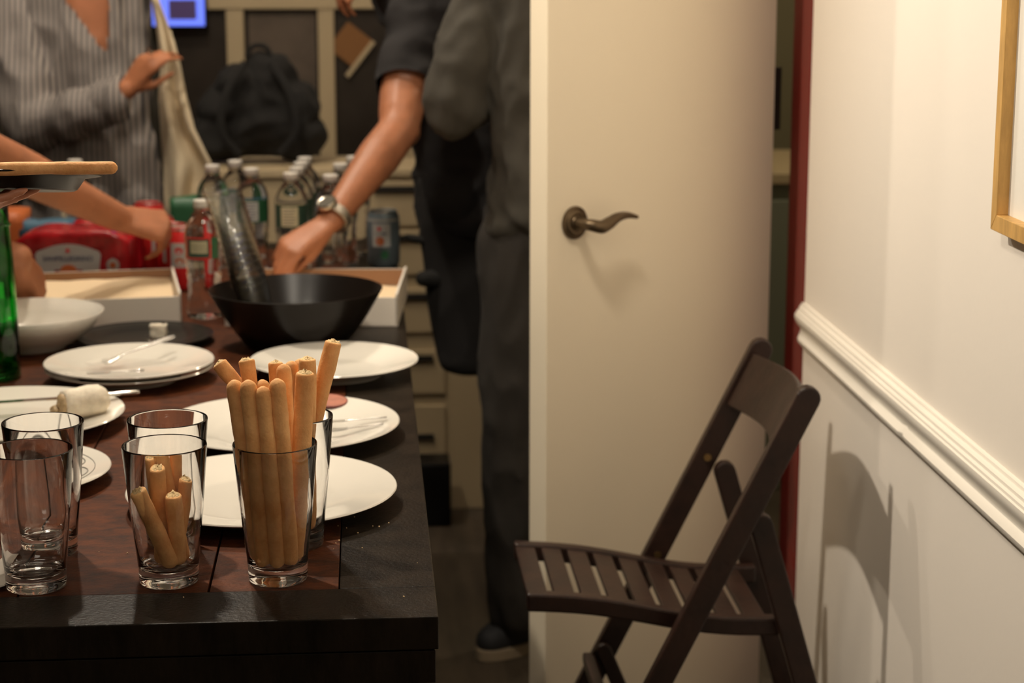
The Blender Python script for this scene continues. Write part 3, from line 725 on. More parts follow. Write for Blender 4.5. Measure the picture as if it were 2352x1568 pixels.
# ---------------------------------------------------------------- water bottles
def arc_patch(bm, r, z0, z1, a0, a1, n=14, th=.0002):
    sheet(bm, [[Vector((r*math.cos(lerp(a0, a1, i/n)), r*math.sin(lerp(a0, a1, i/n)), z)) for i in range(n+1)] for z in (z0, z1)], th)
BR = .0325
def bottle_profile():
    P = [(0, .004), (.020, .003), (.026, 0), (.031, .004), (BR, .012)]
    for i in range(9): z = .018+i*.0095; P.append((BR-(.0022 if i % 2 else 0)-.002*math.sin(i/8*PI), z))
    P += [(BR, .105), (BR, .148), (.0315, .158), (.027, .170), (.019, .182), (.0135, .189), (.0130, .193), (.0155, .1935), (.0155, .195), (.0125, .1955), (.0125, .2)]
    return P
def make_bottle(kind):
    e = empty('water_bottle', (0, 0, 0), 'x', 'bottle', 'small plastic water bottles on the table')
    bm = bmesh.new(); lathe(bm, bottle_profile()+[(0, .2)], 40); build('bottle_body', bm, M['water'], e, smooth=True)
    bm = bmesh.new(); lathe(bm, [(.0140, .1958), (.0148, .197), (.0148, .207), (.0135, .2085), (0, .2085)], 28); build('cap', bm, M['cap_white'], e, smooth=True)
    a = -PI/2
    if kind == 'front':
        lb = bmesh.new(); arc_patch(lb, BR+.0004, .1075, .1460, a-.95, a+.50); l = build('label_band', lb, M['redp'], e, smooth=True)
        b2 = bmesh.new(); arc_patch(b2, BR+.0008, .1105, .1430, a-.85, a+.40); build('dark_field', b2, M['dark_green'], l, smooth=True)
        b2 = bmesh.new(); arc_patch(b2, BR+.0010, .1185, .1390, a-.62, a+.28); build('barcode_field', b2, M['label_cream'], l, smooth=True)
        b2 = bmesh.new()
        for k in range(13): arc_patch(b2, BR+.0012, .1200, .1370, a-.58+k*.066, a-.58+k*.066+(.030 if k % 3 else .014), 2)
        build('barcode_lines', b2, M['dark_green'], l, smooth=True)
        b2 = bmesh.new(); arc_patch(b2, BR+.0005, .1075, .1460, a+.52, a+.98); build('green_field', b2, M['green'], l, smooth=True)
    else:
        lb = bmesh.new(); arc_patch(lb, BR+.0004, .103, .148, a-1.3, a+1.3); l = build('label_band', lb, M['dark_green' if kind == 'plain' else 'green'], e, smooth=True)
        b2 = bmesh.new(); arc_patch(b2, BR+.0008, .106, .145, a-.62, a+.42); build('facts_panel', b2, M['label_cream' if kind == 'plain' else 'silver_print'], l, smooth=True)
        b2 = bmesh.new()
        for k in range(6): arc_patch(b2, BR+.0011, .110+k*.0058, .1112+k*.0058, a-.50, a+.1+.2*((k*7) % 3)/2)
        build('small_print', b2, M['navy'], l, smooth=True)
        if kind != 'plain':
            b2 = bmesh.new(); arc_patch(b2, BR+.0006, .149, .153, a-1.3, a+1.3); build('blue_band', b2, M['blue'], l, smooth=True)
    return e
bf = make_bottle('front'); p = W(472, 727, z=TZ); bf.location = (p.x, p.y, TZ+.0004); bf['label'] = 'water bottle with red edged label and barcode, nearest one beside the black bowl'
bp = make_bottle('plain'); bp.location = (W(668, 400, y=3.84).x, 3.84, TZ+.0004); bp['label'] = 'first water bottle of the row behind the reaching hand, cream facts panel'
lab = ['second water bottle of the row behind the reaching hand', 'third water bottle of the row behind the reaching hand', 'last and farthest water bottle of the row behind the reaching hand']
for k, (px, y) in enumerate(((679, 3.93), (689, 4.02), (698, 4.11))):
    copy_thing(bp, (W(px, 380, y=y).x+.002, y, TZ+.0004), lab[k])
bg = make_bottle('green'); bg.location = (W(577, 380, y=3.92).x, 3.92, TZ+.0004); bg['label'] = 'water bottle with green label and blue band, right of the leaning cups'
copy_thing(bg, (W(540, 365, y=4.06).x, 4.06, TZ+.0004), 'water bottle behind the leaning cups, its cap highest of the left group')
copy_thing(bp, (W(488, 390, y=3.98).x, 3.98, TZ+.0004), 'water bottle left of the leaning cups, in front of the cream cloth')
copy_thing(bp, (W(782, 370, y=3.99).x, 3.99, TZ+.0004), 'water bottle partly behind the bare forearm, left of the drink can', 1.9)
copy_thing(bp, (W(812, 370, y=4.12).x, 4.12, TZ+.0004), 'water bottle behind the forearm, between the can and the row of bottles', 2.6)
copy_thing(bp, (W(172, 372, y=4.1).x, 4.1, TZ+.0004), 'water bottle in front of the striped blouse, above the raised breadstick', 1.2)
copy_thing(bp, (W(760, 370, y=3.86).x, 3.80, TZ+.0004), 'water bottle just behind the wrist with the steel watch', 1.4)

# ---------------------------------------------------------------- drink cans
def make_can(kind):
    e = empty('drink_can', (0, 0, 0), 'x', 'can', 'drink cans on the table'); r = .033
    bm = bmesh.new(); lathe(bm, [(0, .004), (.021, .003), (.025, 0), (.0265, .002), (r, .010), (r, .102), (.028, .113), (.0275, .115), (.026, .1145), (.0255, .111), (0, .111)], 40)
    build('can_body', bm, M['can_side' if kind == 'blue' else 'redp'], e, smooth=True)
    bm = bmesh.new(); lathe(bm, [(.0262, .1150), (.0278, .1158), (.0282, .1138), (.0270, .1130)], 40, close=True); build('rim', bm, M['alu'], e, smooth=True)
    bm = bmesh.new(); lathe(bm, [(0, .1115), (.0255, .1115), (.0255, .1120), (0, .1122)], 30); t = build('lid', bm, M['alu'], e, smooth=True)
    bm = bmesh.new(); box(bm, (-.006, -.012, .1122), (.006, .010, .1135)); build('pull_tab', bm, M['alu'], t, bevel=.001)
    a = -PI/2-.2
    bm = bmesh.new(); arc_patch(bm, r+.0003, .045, .092, a-.55, a+.62); l = build('print_panel', bm, M['silver_print'], e, smooth=True)
    if kind == 'blue':
        for z0, z1, a0, a1, mm in ((.078, .086, -.20, .05, 'redp'), (.048, .066, -.30, .22, 'orange'), (.020, .038, .0, .50, 'green'), (.0705, .0740, -.4, .45, 'navy')):
            bm = bmesh.new(); n = 14; V = []
            for i in range(n): an = 2*PI*i/n; q = a+(a0+a1)/2+(a1-a0)/2*math.cos(an); V.append(bm.verts.new(((r+.0007)*math.cos(q), (r+.0007)*math.sin(q), (z0+z1)/2+(z1-z0)/2*math.sin(an))))
            bm.faces.new(V); build('print_mark', bm, M[mm], l)
        bm = bmesh.new(); lathe(bm, [(r+.0002, .100), (r+.0003, .096), (r+.0003, .1015)], 40); build('pale_band', bm, M['silver_print'], l, smooth=True)
    else:
        for z0, z1, a0, a1, mm in ((.070, .084, -.25, .25, 'redp'), (.050, .064, -.25, .3, 'orange')):
            bm = bmesh.new(); n = 12; V = []
            for i in range(n): an = 2*PI*i/n; q = a+(a0+a1)/2+(a1-a0)/2*math.cos(an); V.append(bm.verts.new(((r+.0007)*math.cos(q), (r+.0007)*math.sin(q), (z0+z1)/2+(z1-z0)/2*math.sin(an))))
            bm.faces.new(V); build('print_mark', bm, M[mm], l)
    return e
c1 = make_can('blue'); p = W(882, 612, z=TZ); c1.location = (p.x, p.y, TZ+.0004); c1['label'] = 'blue grey soft drink can with orange fruit print at the right of the table'
c2 = make_can('red'); p = W(424, 664, z=TZ); c2.location = (p.x, p.y+.01, TZ+.0004); c2['label'] = 'red soft drink can standing left of the nearest water bottle'
for px, y, lb in ((398, 3.80, 'red soft drink can behind the fingers of the reaching hand'), (368, 3.90, 'red soft drink can standing behind the back of the reaching hand'), (345, 4.12, 'farthest red soft drink can, by the striped blouse')):
    copy_thing(c2, (W(px, 600, y=y).x, y, TZ+.0004), lb, random.random())
# ---------------------------------------------------------------- red drink pack with its emblem
p = W(170, 628, y=3.74); e = empty('drink_pack', (p.x, 3.79, TZ+.0005), 'red film wrapped pack of drink cans with a silver emblem', 'pack', rz=math.radians(-2))
bm = bmesh.new(); box(bm, (-.108, -.055, 0), (.108, .055, .112)); bmesh.ops.subdivide_edges(bm, edges=bm.edges, cuts=9, use_grid_fill=True)
for v in bm.verts:
    f = 1-.18*max(0, (abs(v.co.x)-.06)/.048)**2
    if v.co.z > .05: v.co.z *= f
    v.co.y += (.003*math.sin(v.co.x*95)*(1 if v.co.y > 0 else -1)) + .002*noise.noise(v.co*40)
    v.co.z += .0025*noise.noise(v.co*35)
build('film', bm, M['red_pack'], e, smooth=True, autosmooth=False)
def front_shape(pts, y, mat, name, par, th=.001):
    bm = bmesh.new(); lo = [bm.verts.new((x, y, z)) for x, z in pts]; hi = [bm.verts.new((x, y-th, z)) for x, z in pts]; n = len(pts)
    bm.faces.new(lo[::-1]); bm.faces.new(hi)
    for i in range(n): bm.faces.new((lo[i], hi[i], hi[(i+1) % n], lo[(i+1) % n]))
    return build(name, bm, mat, par)
sh = [(-.062, .068)]+[(-.058+.116*i/12, .075+.014*math.sin(PI*i/12)) for i in range(13)]+[(.062, .068), (.056, .026), (.034, .022), (.026, .040), (-.026, .040), (-.034, .022), (-.056, .026)]
em = front_shape([(x-.006, z) for x, z in sh], -.0605, M['silver_print'], 'emblem', e)
tm = text_mesh('SANPELLEGRINO', .0125, .0003, .0002); o = link('lettering', tm, M['navy'], em, (-.006, -.0622, .061), False); o.rotation_euler = (PI/2, 0, 0)
st = [((.006 if i % 2 == 0 else .0025)*math.sin(PI*i/5)-.006, .0770+(.006 if i % 2 == 0 else .0025)*math.cos(PI*i/5)) for i in range(10)]
front_shape(st, -.0618, M['redp'], 'star', em)
front_shape([(.017*math.cos(2*PI*i/16)-.006, .036+.014*math.sin(2*PI*i/16)) for i in range(16)], -.0618, M['orange'], 'fruit_print', em)
rd = front_shape([(.078+.012*math.cos(2*PI*i/20), .048+.013*math.sin(2*PI*i/20)) for i in range(20)], -.0605, M['silver_print'], 'round_badge', e)
front_shape([(.078+.006*math.cos(2*PI*i/12), .048+.006*math.sin(2*PI*i/12)) for i in range(12)], -.0618, M['orange'], 'fruit_print', rd)
def pack(px, py, y, sz, mat, label, top=None, name='drink_pack', cat='pack', z=None):
    p = W(px, py, y=y); bm = bmesh.new(); box(bm, (-sz[0]/2, -sz[1]/2, 0), (sz[0]/2, sz[1]/2, sz[2])); bmesh.ops.subdivide_edges(bm, edges=bm.edges, cuts=5, use_grid_fill=True)
    for v in bm.verts: v.co += Vector((1, 1, 1))*.004*noise.noise(v.co*30+Vector((px, 0, 0)))*(1 if v.co.z > .01 else .3); v.co.z = max(v.co.z, 0)
    return tag(build(name, bm, mat, None, (p.x, y, TZ+.0006), smooth=True, autosmooth=False), label, cat)
pack(262, 560, 3.97, (.14, .12, .105), M['red_pack'], 'plain red film wrapped drink pack behind the emblem pack')
pack(-35, 500, 4.00, (.17, .10, .118), M['orange'], 'orange snack packet stacked at the far left behind the green glass', name='snack_packet', cat='packet')
pack(110, 520, 3.98, (.11, .06, .100), M['blue'], 'blue packet lying behind the red emblem pack', name='snack_packet', cat='packet')
pack(428, 480, 4.08, (.062, .05, .130), M['green'], 'green wrapped packet beyond the nearest water bottle', name='snack_packet', cat='packet')

# ---------------------------------------------------------------- background: window, cabinet, screen, bag
YW = 5.58
wn = bpy.data.objects.new('window_1', None); COL.objects.link(wn); wn.location = (-.5, YW, 0); tag(wn, kind='structure')
def wx(px): return W(px, 200, y=YW).x+.5
def wz(py): return W(700, py, y=YW).z
bm = bmesh.new(); zt_, zb_ = wz(20)+.0, .80
for a, b in ((525, 565), (733, 770), (925, 960), (1115, 1150)): box(bm, (wx(a), -.03, zb_), (wx(b), 0, zt_+.01))
box(bm, (wx(372), -.035, zt_), (wx(1180), 0, zt_+.20)); box(bm, (wx(372), -.03, zb_-.06), (wx(1180), 0, zb_)); box(bm, (wx(372), -.03, zb_), (wx(400), 0, zt_))
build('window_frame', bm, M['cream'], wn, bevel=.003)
bm = bmesh.new(); box(bm, (wx(372), -.008, zb_), (wx(1180), -.004, zt_)); build('pane', bm, M['pane'], wn)
bm = bmesh.new(); box(bm, (wx(575), -.0105, wz(340)), (wx(728), -.0082, wz(30))); build('blind', bm, material('grey_blind', (.10, .075, .055), .8, var=.4, vscale=5), wn)
# low cream cabinet
xa, xb = -.42, .36; yc = 4.74; hc_ = .86
e = empty('low_cabinet', ((xa+xb)/2, yc+.12, 0), 'cream painted low cabinet with drawers beyond the far end of the table', 'cabinet')
hw = (xb-xa)/2
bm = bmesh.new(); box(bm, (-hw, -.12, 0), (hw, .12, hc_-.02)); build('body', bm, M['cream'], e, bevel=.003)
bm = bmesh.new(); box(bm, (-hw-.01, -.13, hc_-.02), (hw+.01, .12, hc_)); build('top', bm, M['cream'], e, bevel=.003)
for z in (.10, .30, .455, .60, .72):
    bm = bmesh.new(); box(bm, (hw-.37, -.128, z), (hw-.17, -.118, z+(.17 if z < .3 else .11))); d_ = build('drawer', bm, M['cream'], e, bevel=.002)
    bm = bmesh.new(); box(bm, (hw-.34, -.136, z+.085), (hw-.20, -.128, z+.098)); build('handle', bm, M['black_iron'], d_)
bm = bmesh.new(); box(bm, (-.045, -.05, 0), (.045, .05, .16)); p = W(992, 1190, z=0)
tag(build('dark_bin', bm, M['black_plastic'], None, (p.x+.0, yc-.10, 0), bevel=.006), 'small dark bin on the floor in front of the cream cabinet', 'bin')
# bag on the cabinet: a slumped black backpack
bl = Vector((W(600, 300, y=4.88).x, 4.88, hc_+.012)); e = empty('backpack', bl, 'slumped black backpack on the cream cabinet in front of the window', 'bag')
caps = []
for (x, z, r) in ((-.125, .05, .05), (.105, .05, .052), (-.10, .12, .05), (.085, .13, .055), (-.05, .18, .055), (.03, .20, .055), (0, .22, .035)):
    caps.append((bl+Vector((x, .0, z)), r, bl+Vector((0, .02, .10)), .085))
body = soft('bag_body', caps, M['bag'], e, bl, .009, 4, fold=.016, fscale=(11, 11, 11))
for s in (-1, 1):
    bm = bmesh.new(); pts = spline([(s*.03, -.075, .24), (s*.075, -.105, .17), (s*.09, -.11, .08), (s*.05, -.10, .02)], 6); tube(bm, pts, .010, 8, flat=.4, up=(0, 1, 0)); build('strap', bm, M['bag'], e, smooth=True)
bm = bmesh.new(); tube(bm, spline([(-.03, -.02, .25), (-.015, -.02, .275), (.015, -.02, .275), (.03, -.02, .25)], 5), .006, 8); build('grab_loop', bm, M['bag'], e, smooth=True)
# orange and pale picture leaning at the window
a = W(797, 175, y=YW-.022); b = W(858, 95, y=YW-.022)
bm = bmesh.new(); bar(bm, a, b, .012, .012, side=(0, 1, 0)); base = a
e = empty('leaning_print', (a.x, a.y, a.z), 'tilted orange picture with a pale edge hanging in the dark window', 'picture')
link('pale_edge', mesh_of(bm, a), M['cream'], e, smooth=False)
bm = bmesh.new(); u = (b-a).normalized(); v_ = Vector((-u.z, 0, u.x)); q = [a+u*.03, b, b+v_*.09, a+u*.03+v_*.09]
vs = [bm.verts.new(x-a+Vector((0, dy, 0))) for dy in (0, .006) for x in q]; bm.faces.new(vs[:4]); bm.faces.new(vs[4:][::-1])
for i in range(4): bm.faces.new((vs[i], vs[4+i], vs[4+(i+1) % 4], vs[(i+1) % 4]))
link('print_face', mesh_of(bm), material('orange_print_dull', (.20, .085, .02), .6), e, smooth=False)
# screen on the wall
a = W(350, 60, y=5.5); b = W(466, -60, y=5.5); e = empty('wall_screen', ((a.x+b.x)/2, 5.52, a.z), 'glowing blue screen on the back wall beside the striped blouse', 'screen')
hw = (b.x-a.x)/2; hh = b.z-a.z
bm = bmesh.new(); box(bm, (-hw-.006, -.01, -.006), (hw+.006, .06, hh+.006)); build('housing', bm, M['black_plastic'], e, bevel=.004)
bm = bmesh.new(); box(bm, (-hw, -.014, 0), (hw, -.0105, hh)); build('display', bm, M['screen'], e)
bm = bmesh.new(); box(bm, (-hw*.35, -.017, .018), (hw*.7, -.0145, hh*.5)); build('dark_panel', bm, M['screen_dark'], e)

# ---------------------------------------------------------------- people
def hand_caps(wrist, fwd, dorsal, curls, scale=1.0, thumb=(35, 20), side=1, spread=1.0, up_fold=0):
    """fwd: wrist to knuckles; dorsal: back of the hand; side=+1 thumb on dorsal x fwd"""
    f = Vector(fwd).normalized(); n = Vector(dorsal); n = (n-f*n.dot(f)).normalized(); s = n.cross(f)*side
    W0 = Vector(wrist); k = scale; C = []
    mc = [W0+f*(.090*k)+s*(.028*k)-n*.001, W0+f*(.095*k)+s*(.009*k)+n*.002, W0+f*(.090*k)-s*(.010*k)+n*.001, W0+f*(.082*k)-s*(.028*k)-n*.002]
    for i, m in enumerate(mc):
        st_ = W0 + s*((.014-.0095*i)*k); C.append((st_, .0135*k, m, .0098*k))
    for a, b in zip(mc, mc[1:]): C.append((a, .0092*k, b, .0092*k)); 
    for i in range(3): C.append((W0+f*.04*k+s*((.018-.018*i)*k), .0125*k, mc[i], .0105*k))
    ln = [(.043, .026, .020), (.047, .030, .021), (.044, .028, .020), (.034, .021, .018)]
    for i, m in enumerate(mc):
        a = 0; p = m; c = curls[i]; d0 = f + s*((.10-.07*i)*spread)
        for j in range(3):
            a += c[j]*PI/180; d = (d0*math.cos(a)-n*math.sin(a)).normalized(); q = p + d*(ln[i][j]*k)
            r0 = (.0090, .0082, .0074)[j]*k*(1 if i < 3 else .88); r1 = (.0082, .0073, .0060)[j]*k*(1 if i < 3 else .88)
            C.append((p, r0, q, r1)); p = q
    tb_ = W0+f*.022*k+s*.018*k-n*.006*k; a1, a2 = [math.radians(t) for t in thumb]
    d1 = (f*math.cos(a1)+s*math.sin(a1)*.8-n*.45).normalized(); p1 = tb_+d1*.042*k; d2 = (f*math.cos(a1-a2)+s*math.sin(a1-a2)-n*.35).normalized(); p2 = p1+d2*.033*k; d3 = (d2+(f*.5-n*.2)*.5).normalized(); p3 = p2+d3*.026*k
    C += [(W0+s*.006*k, .014*k, tb_, .0145*k), (tb_, .0140*k, p1, .0108*k), (p1, .0102*k, p2, .0092*k), (p2, .0090*k, p3, .0070*k)]
    return C
def head_parts(parent, base, c, look, skin, hairmat, long=False):
    """head centre c, looking along look; returns caps for the body mesh, adds face parts"""
    c = Vector(c); l = Vector(look).normalized(); up = Vector((0, 0, 1)); s = l.cross(up).normalized(); up = s.cross(l)
    C = [(c+up*.035-l*.012, .078, c-up*.03+l*.018, .058), (c-up*.05+l*.035, .036, c-up*.075+l*.05, .026), (c-up*.02+l*.055, .04, c+up*.03+l*.045, .05),
         (c+up*.012+l*.094, .008, c-up*.022+l*.106, .013), (c-up*.022+l*.100, .010, c-up*.020+l*.085, .018)]
    for q in (-1, 1):
        C.append((c+s*q*.074+up*.012-l*.01, (.010, .012, .018), c+s*q*.076-up*.018-l*.006, (.008, .010, .012)))
        e_ = bmesh.new(); bmesh.ops.create_uvsphere(e_, u_segments=16, v_segments=10, radius=.0125, matrix=Matrix.Translation(c+s*q*.031+up*.010+l*.083-base)); build('eye', e_, M['eye'], parent, smooth=True)
    e_ = bmesh.new(); tube(e_, [c+s*x*.024-up*(.047-.002*abs(x))+l*(.092-.008*abs(x))-base for x in (-1, -.5, 0, .5, 1)], [.002, .005, .0055, .005, .002], 8); build('mouth', e_, M['lips'], parent, smooth=True)
    H = [(c+up*.055-l*.025, .078, c+up*.02-l*.045, .080), (c+up*.078+l*.02, .055, c+up*.05-l*.05, .075)]
    if long: H += [(c-l*.05, .078, c-up*.16-l*.06, .05)]
    soft('hair', H, hairmat, parent, base, .008, 4, fold=.006, fscale=(30, 30, 12))
    return C
def shoe(parent, base, toe, heel, nm='shoe'):
    t = Vector(toe); h = Vector(heel); d = (t-h).normalized(); up = Vector((0, 0, 1))
    sh_ = soft(nm, [(h+up*.055, .036, h+up*.045, .038), (h+up*.05, .040, h+d*.10+up*.045, .040), (h+d*.10+up*.045, .040, t-d*.04+up*.036, .032), (h+up*.06, .038, h+up*.09, .036)], M['shoe'], parent, base, .006, 5, keep=None)
    b = bmesh.new(); s = d.cross(up); L = (t-h).length; pr = []
    for i in range(28):
        a = 2*PI*i/28; x = math.cos(a); y = math.sin(a); pr.append(h + d*(L/2-.018+x*(L/2+.012)) + s*y*(.040+.007*x))
    lo = [b.verts.new(q+up*.0-base) for q in pr]; hi = [b.verts.new(q+up*.024-base) for q in pr]
    b.faces.new(lo[::-1]); b.faces.new(hi)
    for i in range(28): b.faces.new((lo[i], lo[(i+1) % 28], hi[(i+1) % 28], hi[i]))
    so = build('sole', b, M['sole'], sh_, bevel=.003)
    return sh_
def V(*a): return Vector(a)

# --- person in the black T-shirt, leaning over the right hand box
base = V(.235, 4.02, 0); e = empty('person', base, 'person in a black T-shirt with steel watch reaching into the right card box', 'person')
wr = W(757, 512, y=3.66); el = W(915, 300, y=3.86); hm = W(928, 205, y=3.93); shd = W(985, -70, y=4.02)
kn_ = W(655, 575, y=3.60); fw = (kn_-wr)
hc1 = hand_caps(wr+fw.normalized()*.012, fw, V(-.35, -.60, .75), [(38, 30, 15), (44, 34, 20), (50, 40, 25), (52, 45, 30)], 1.0, thumb=(15, 25), side=1)
hp_l = V(.20, 4.02, .93); hp_r = V(.33, 4.08, .93); neck = V(.13, 4.02, 1.42); sh2 = V(.05, 4.20, 1.42)
wr2 = W(915, -22, y=4.00); el2 = V(.10, 4.20, 1.20)
caps = hc1 + [(wr, (.026, .022, .022), wr.lerp(el, .28), .0315), (wr.lerp(el, .28), .0315, wr.lerp(el, .70), .043), (wr.lerp(el, .70), .043, el, .041), (el, .041, el.lerp(hm, .4), .043), (el, .038, el+V(.012, .02, -.004), .034), (hm, .050, shd, .055), (shd, .06, neck, .06),
    (neck, .055, neck+V(-.04, -.03, .10), .05), (neck-V(0, 0, .05), (.14, .09, .06), V(.26, 4.05, .98), (.13, .09, .09)), (V(.26, 4.05, .98), (.13, .09, .09), V(.27, 4.05, .88), (.14, .10, .08)), (el.lerp(hm, .4), .046, hm, .050), (sh2, .055, neck, .06), (sh2, .05, el2, .042), (el2, .042, wr2, .027)]
caps += [(hp_l, .085, V(.295, 4.10, .50), .06), (V(.295, 4.10, .50), .058, V(.32, 4.12, .10), .04), (hp_r, .085, V(.44, 4.16, .50), .06), (V(.44, 4.16, .50), .058, V(.46, 4.18, .10), .04)]
caps += hand_caps(wr2, V(-.9, -.1, .15), V(0, -.4, .9), [(50, 60, 30)]*4, .95, thumb=(25, 20), side=-1)
caps += head_parts(e, base, neck+V(-.07, -.07, .20), V(-.6, -.5, -.45), M['skin'], M['hair'])
soft('body', caps, M['skin'], e, base, .0055, 5)
def sleeve_keep(p): return True
tee = [(hm+V(.004, 0, .006), .060, shd, .070), (shd, .072, neck-V(0, 0, .03), .07), (neck-V(-.02, 0, .07), (.15, .10, .07), V(.25, 4.05, 1.10), (.125, .105, .09)), (V(.25, 4.05, 1.10), (.125, .105, .09), V(.25, 4.04, .84), (.150, .125, .06)),
       (shd, .07, V(.20, 4.05, 1.12), (.11, .10, .09)), (V(.20, 4.04, 1.08), (.10, .10, .08), V(.20, 4.03, .88), (.105, .095, .05)), (sh2, .068, neck-V(0, 0, .03), .07), (sh2, .066, sh2.lerp(el2, .7), .056)]
ax_ = (el-hm).normalized()
soft('shirt', tee, M['tee'], e, base, .008, 4, fold=.010, fscale=(9, 9, 14), keep=lambda p: (p-hm).dot(ax_) < .004 or (p-hm).length > .09, cuts=((hm+ax_*.004, ax_),))
soft('trousers', [(V(.265, 4.05, .93), (.145, .115, .07), V(.265, 4.05, .86), (.15, .12, .07)), (hp_l-V(0, 0, .05), .10, V(.300, 4.10, .52), .075), (hp_r-V(0, 0, .05), .10, V(.44, 4.16, .50), .07), (V(.30, 4.10, .50), .064, V(.325, 4.12, .10), .050), (V(.44, 4.16, .50), .07, V(.46, 4.18, .10), .055)], M['black_cloth'], e, base, .010, 4, fold=.008)
shoe(e, base, V(.29, 3.98, 0), V(.325, 4.15, 0)); shoe(e, base, V(.44, 4.03, 0), V(.465, 4.21, 0))
soft('apron', [(V(.20, 4.00, .92), (.10, .06, .04), V(.195, 4.00, .70), (.075, .06, .05)), (V(.195, 4.00, .70), (.075, .06, .05), V(.205, 4.00, .535), (.055, .05, .02))], M['black_cloth'], e, base, .008, 4, fold=.008)
soft('belt_bag', [(W(1045, 640, y=3.98), .026, W(972, 640, y=3.96), .017), (W(1040, 548, y=4.0), .016, W(975, 552, y=3.98), .011), (W(975, 552, y=3.98), .010, W(935, 545, y=3.98), .008), (W(1045, 640, y=3.98), .026, W(1050, 550, y=4.0), .02)], M['bag'], e, base, .004, 3)
# steel watch on the wrist (worn thing kept as part of the figure)
wc = wr.lerp(el, .06); wd = (el-wr).normalized(); q = wd.to_track_quat('Z', 'Y').to_matrix().to_4x4(); q.translation = wc-base
wt = bpy.data.objects.new('watch', None); COL.objects.link(wt); wt.parent = e
bm = bmesh.new(); lathe(bm, [(.0305, -.010), (.0325, -.009), (.0330, 0), (.0325, .009), (.0305, .010), (.0300, 0)], 36, q @ Matrix.Diagonal((1.02, 1, 1, 1)), close=True)
# link grooves
o = build('bracelet', bm, material('watch_bracelet', (.60, .55, .46), .25, metal=1, bump=1, bscale=400), wt, smooth=True)
fn = V(-.55, -.70, .45); fn = (fn-wd*fn.dot(wd)).normalized(); q2 = fn.to_track_quat('Z', 'Y').to_matrix().to_4x4(); q2.translation = wc-base+fn*.029
bm = bmesh.new(); lathe(bm, [(0, 0), (.0185, 0), (.0200, .003), (.0200, .007), (.0180, .0095), (.0165, .0088), (0, .0088)], 36, q2); build('watch_case', bm, M['silver'], wt, smooth=True)
bm = bmesh.new(); lathe(bm, [(0, .0090), (.0160, .0090), (.0160, .0096), (0, .0100)], 36, q2); build('watch_face', bm, M['dial'], wt, smooth=True)
# bracelet on the other wrist
wd2 = (el2-wr2).normalized(); q = wd2.to_track_quat('Z', 'Y').to_matrix().to_4x4(); q.translation = wr2+wd2*.02-base
bm = bmesh.new(); lathe(bm, [(.029, -.008), (.032, -.007), (.032, .007), (.029, .008)], 30, q, close=True); build('wristband', bm, M['silver'], e, smooth=True)

# --- person in the grey shirt, standing close behind the door edge
base = V(.34, 3.66, 0); e = empty('person', base, 'person in a grey long sleeved shirt and dark trousers, half hidden by the white door', 'person')
s1 = W(1125, -20, y=3.72); e1 = W(1045, 250, y=3.66); w1 = V(.30, 3.80, 1.17); neck = V(.37, 3.70, 1.45); s2 = V(.53, 3.62, 1.38)
caps = [(s1, .055, e1, .042), (e1, .040, w1, .030), (neck, .055, neck+V(0, 0, .1), .05), (neck-V(0, 0, .06), (.13, .09, .06), V(.38, 3.69, 1.0), (.12, .09, .08)), (V(.38, 3.69, 1.0), (.12, .09, .08), V(.36, 3.69, .88), (.13, .1, .07)), (s2, .055, neck, .06), (s1, .055, neck, .06),
        (s2, .052, V(.60, 3.75, 1.10), .042), (V(.60, 3.75, 1.10), .04, V(.52, 3.95, .98), .03),
        (V(.295, 3.68, .88), .085, V(.285, 3.66, .48), .06), (V(.285, 3.66, .48), .058, V(.295, 3.72, .08), .04), (V(.43, 3.70, .88), .085, V(.44, 3.72, .48), .06), (V(.44, 3.72, .48), .058, V(.45, 3.80, .08), .04)]
caps += hand_caps(w1, V(-.5, .5, .3), V(-.4, -.5, .6), [(30, 30, 20)]*4, .9, side=-1) + hand_caps(V(.52, 3.95, .98), V(-.6, .6, -.2), V(0, -.4, .9), [(30, 30, 20)]*4, .9)
caps += head_parts(e, base, neck+V(-.02, .02, .20), V(-.6, .75, -.2), M['skin2'], M['hair'])
soft('body', caps, M['skin2'], e, base, .0065, 5)
soft('shirt', [(s1, .064, e1+V(.0, 0, .02), .050), (e1+V(.003, 0, 0), .049, e1.lerp(w1, .75), .038), (s1, .068, neck-V(0, 0, .04), .068), (s2, .068, neck-V(0, 0, .04), .068), (neck-V(0, 0, .10), (.16, .11, .06), V(.375, 3.68, 1.02), (.135, .115, .08)),
               (V(.375, 3.68, 1.02), (.135, .115, .08), V(.375, 3.68, .90), (.14, .12, .05)), (V(.375, 3.68, .92), (.135, .115, .04), V(.295, 3.665, .875), (.065, .07, .03)), (s2, .066, V(.60, 3.75, 1.10), .056), (V(.60, 3.75, 1.10), .054, V(.55, 3.88, 1.02), .042)],
     M['grey_shirt'], e, base, .009, 4, fold=.020, fscale=(13, 13, 8))
soft('trousers', [(V(.36, 3.69, .90), (.135, .11, .06), V(.36, 3.69, .84), (.14, .11, .06)), (V(.30, 3.68, .84), .088, V(.285, 3.66, .50), .072), (V(.285, 3.66, .50), .070, V(.292, 3.71, .10), .060), (V(.425, 3.70, .84), .088, V(.44, 3.72, .50), .072), (V(.44, 3.72, .50), .07, V(.45, 3.80, .10), .06)],
     M['jeans'], e, base, .009, 4, fold=.010, fscale=(15, 15, 5))
shoe(e, base, W(1092, 1520, z=0), W(1240, 1490, z=0)+V(.02, .05, 0)); shoe(e, base, V(.36, 3.72, 0), V(.46, 3.84, 0))

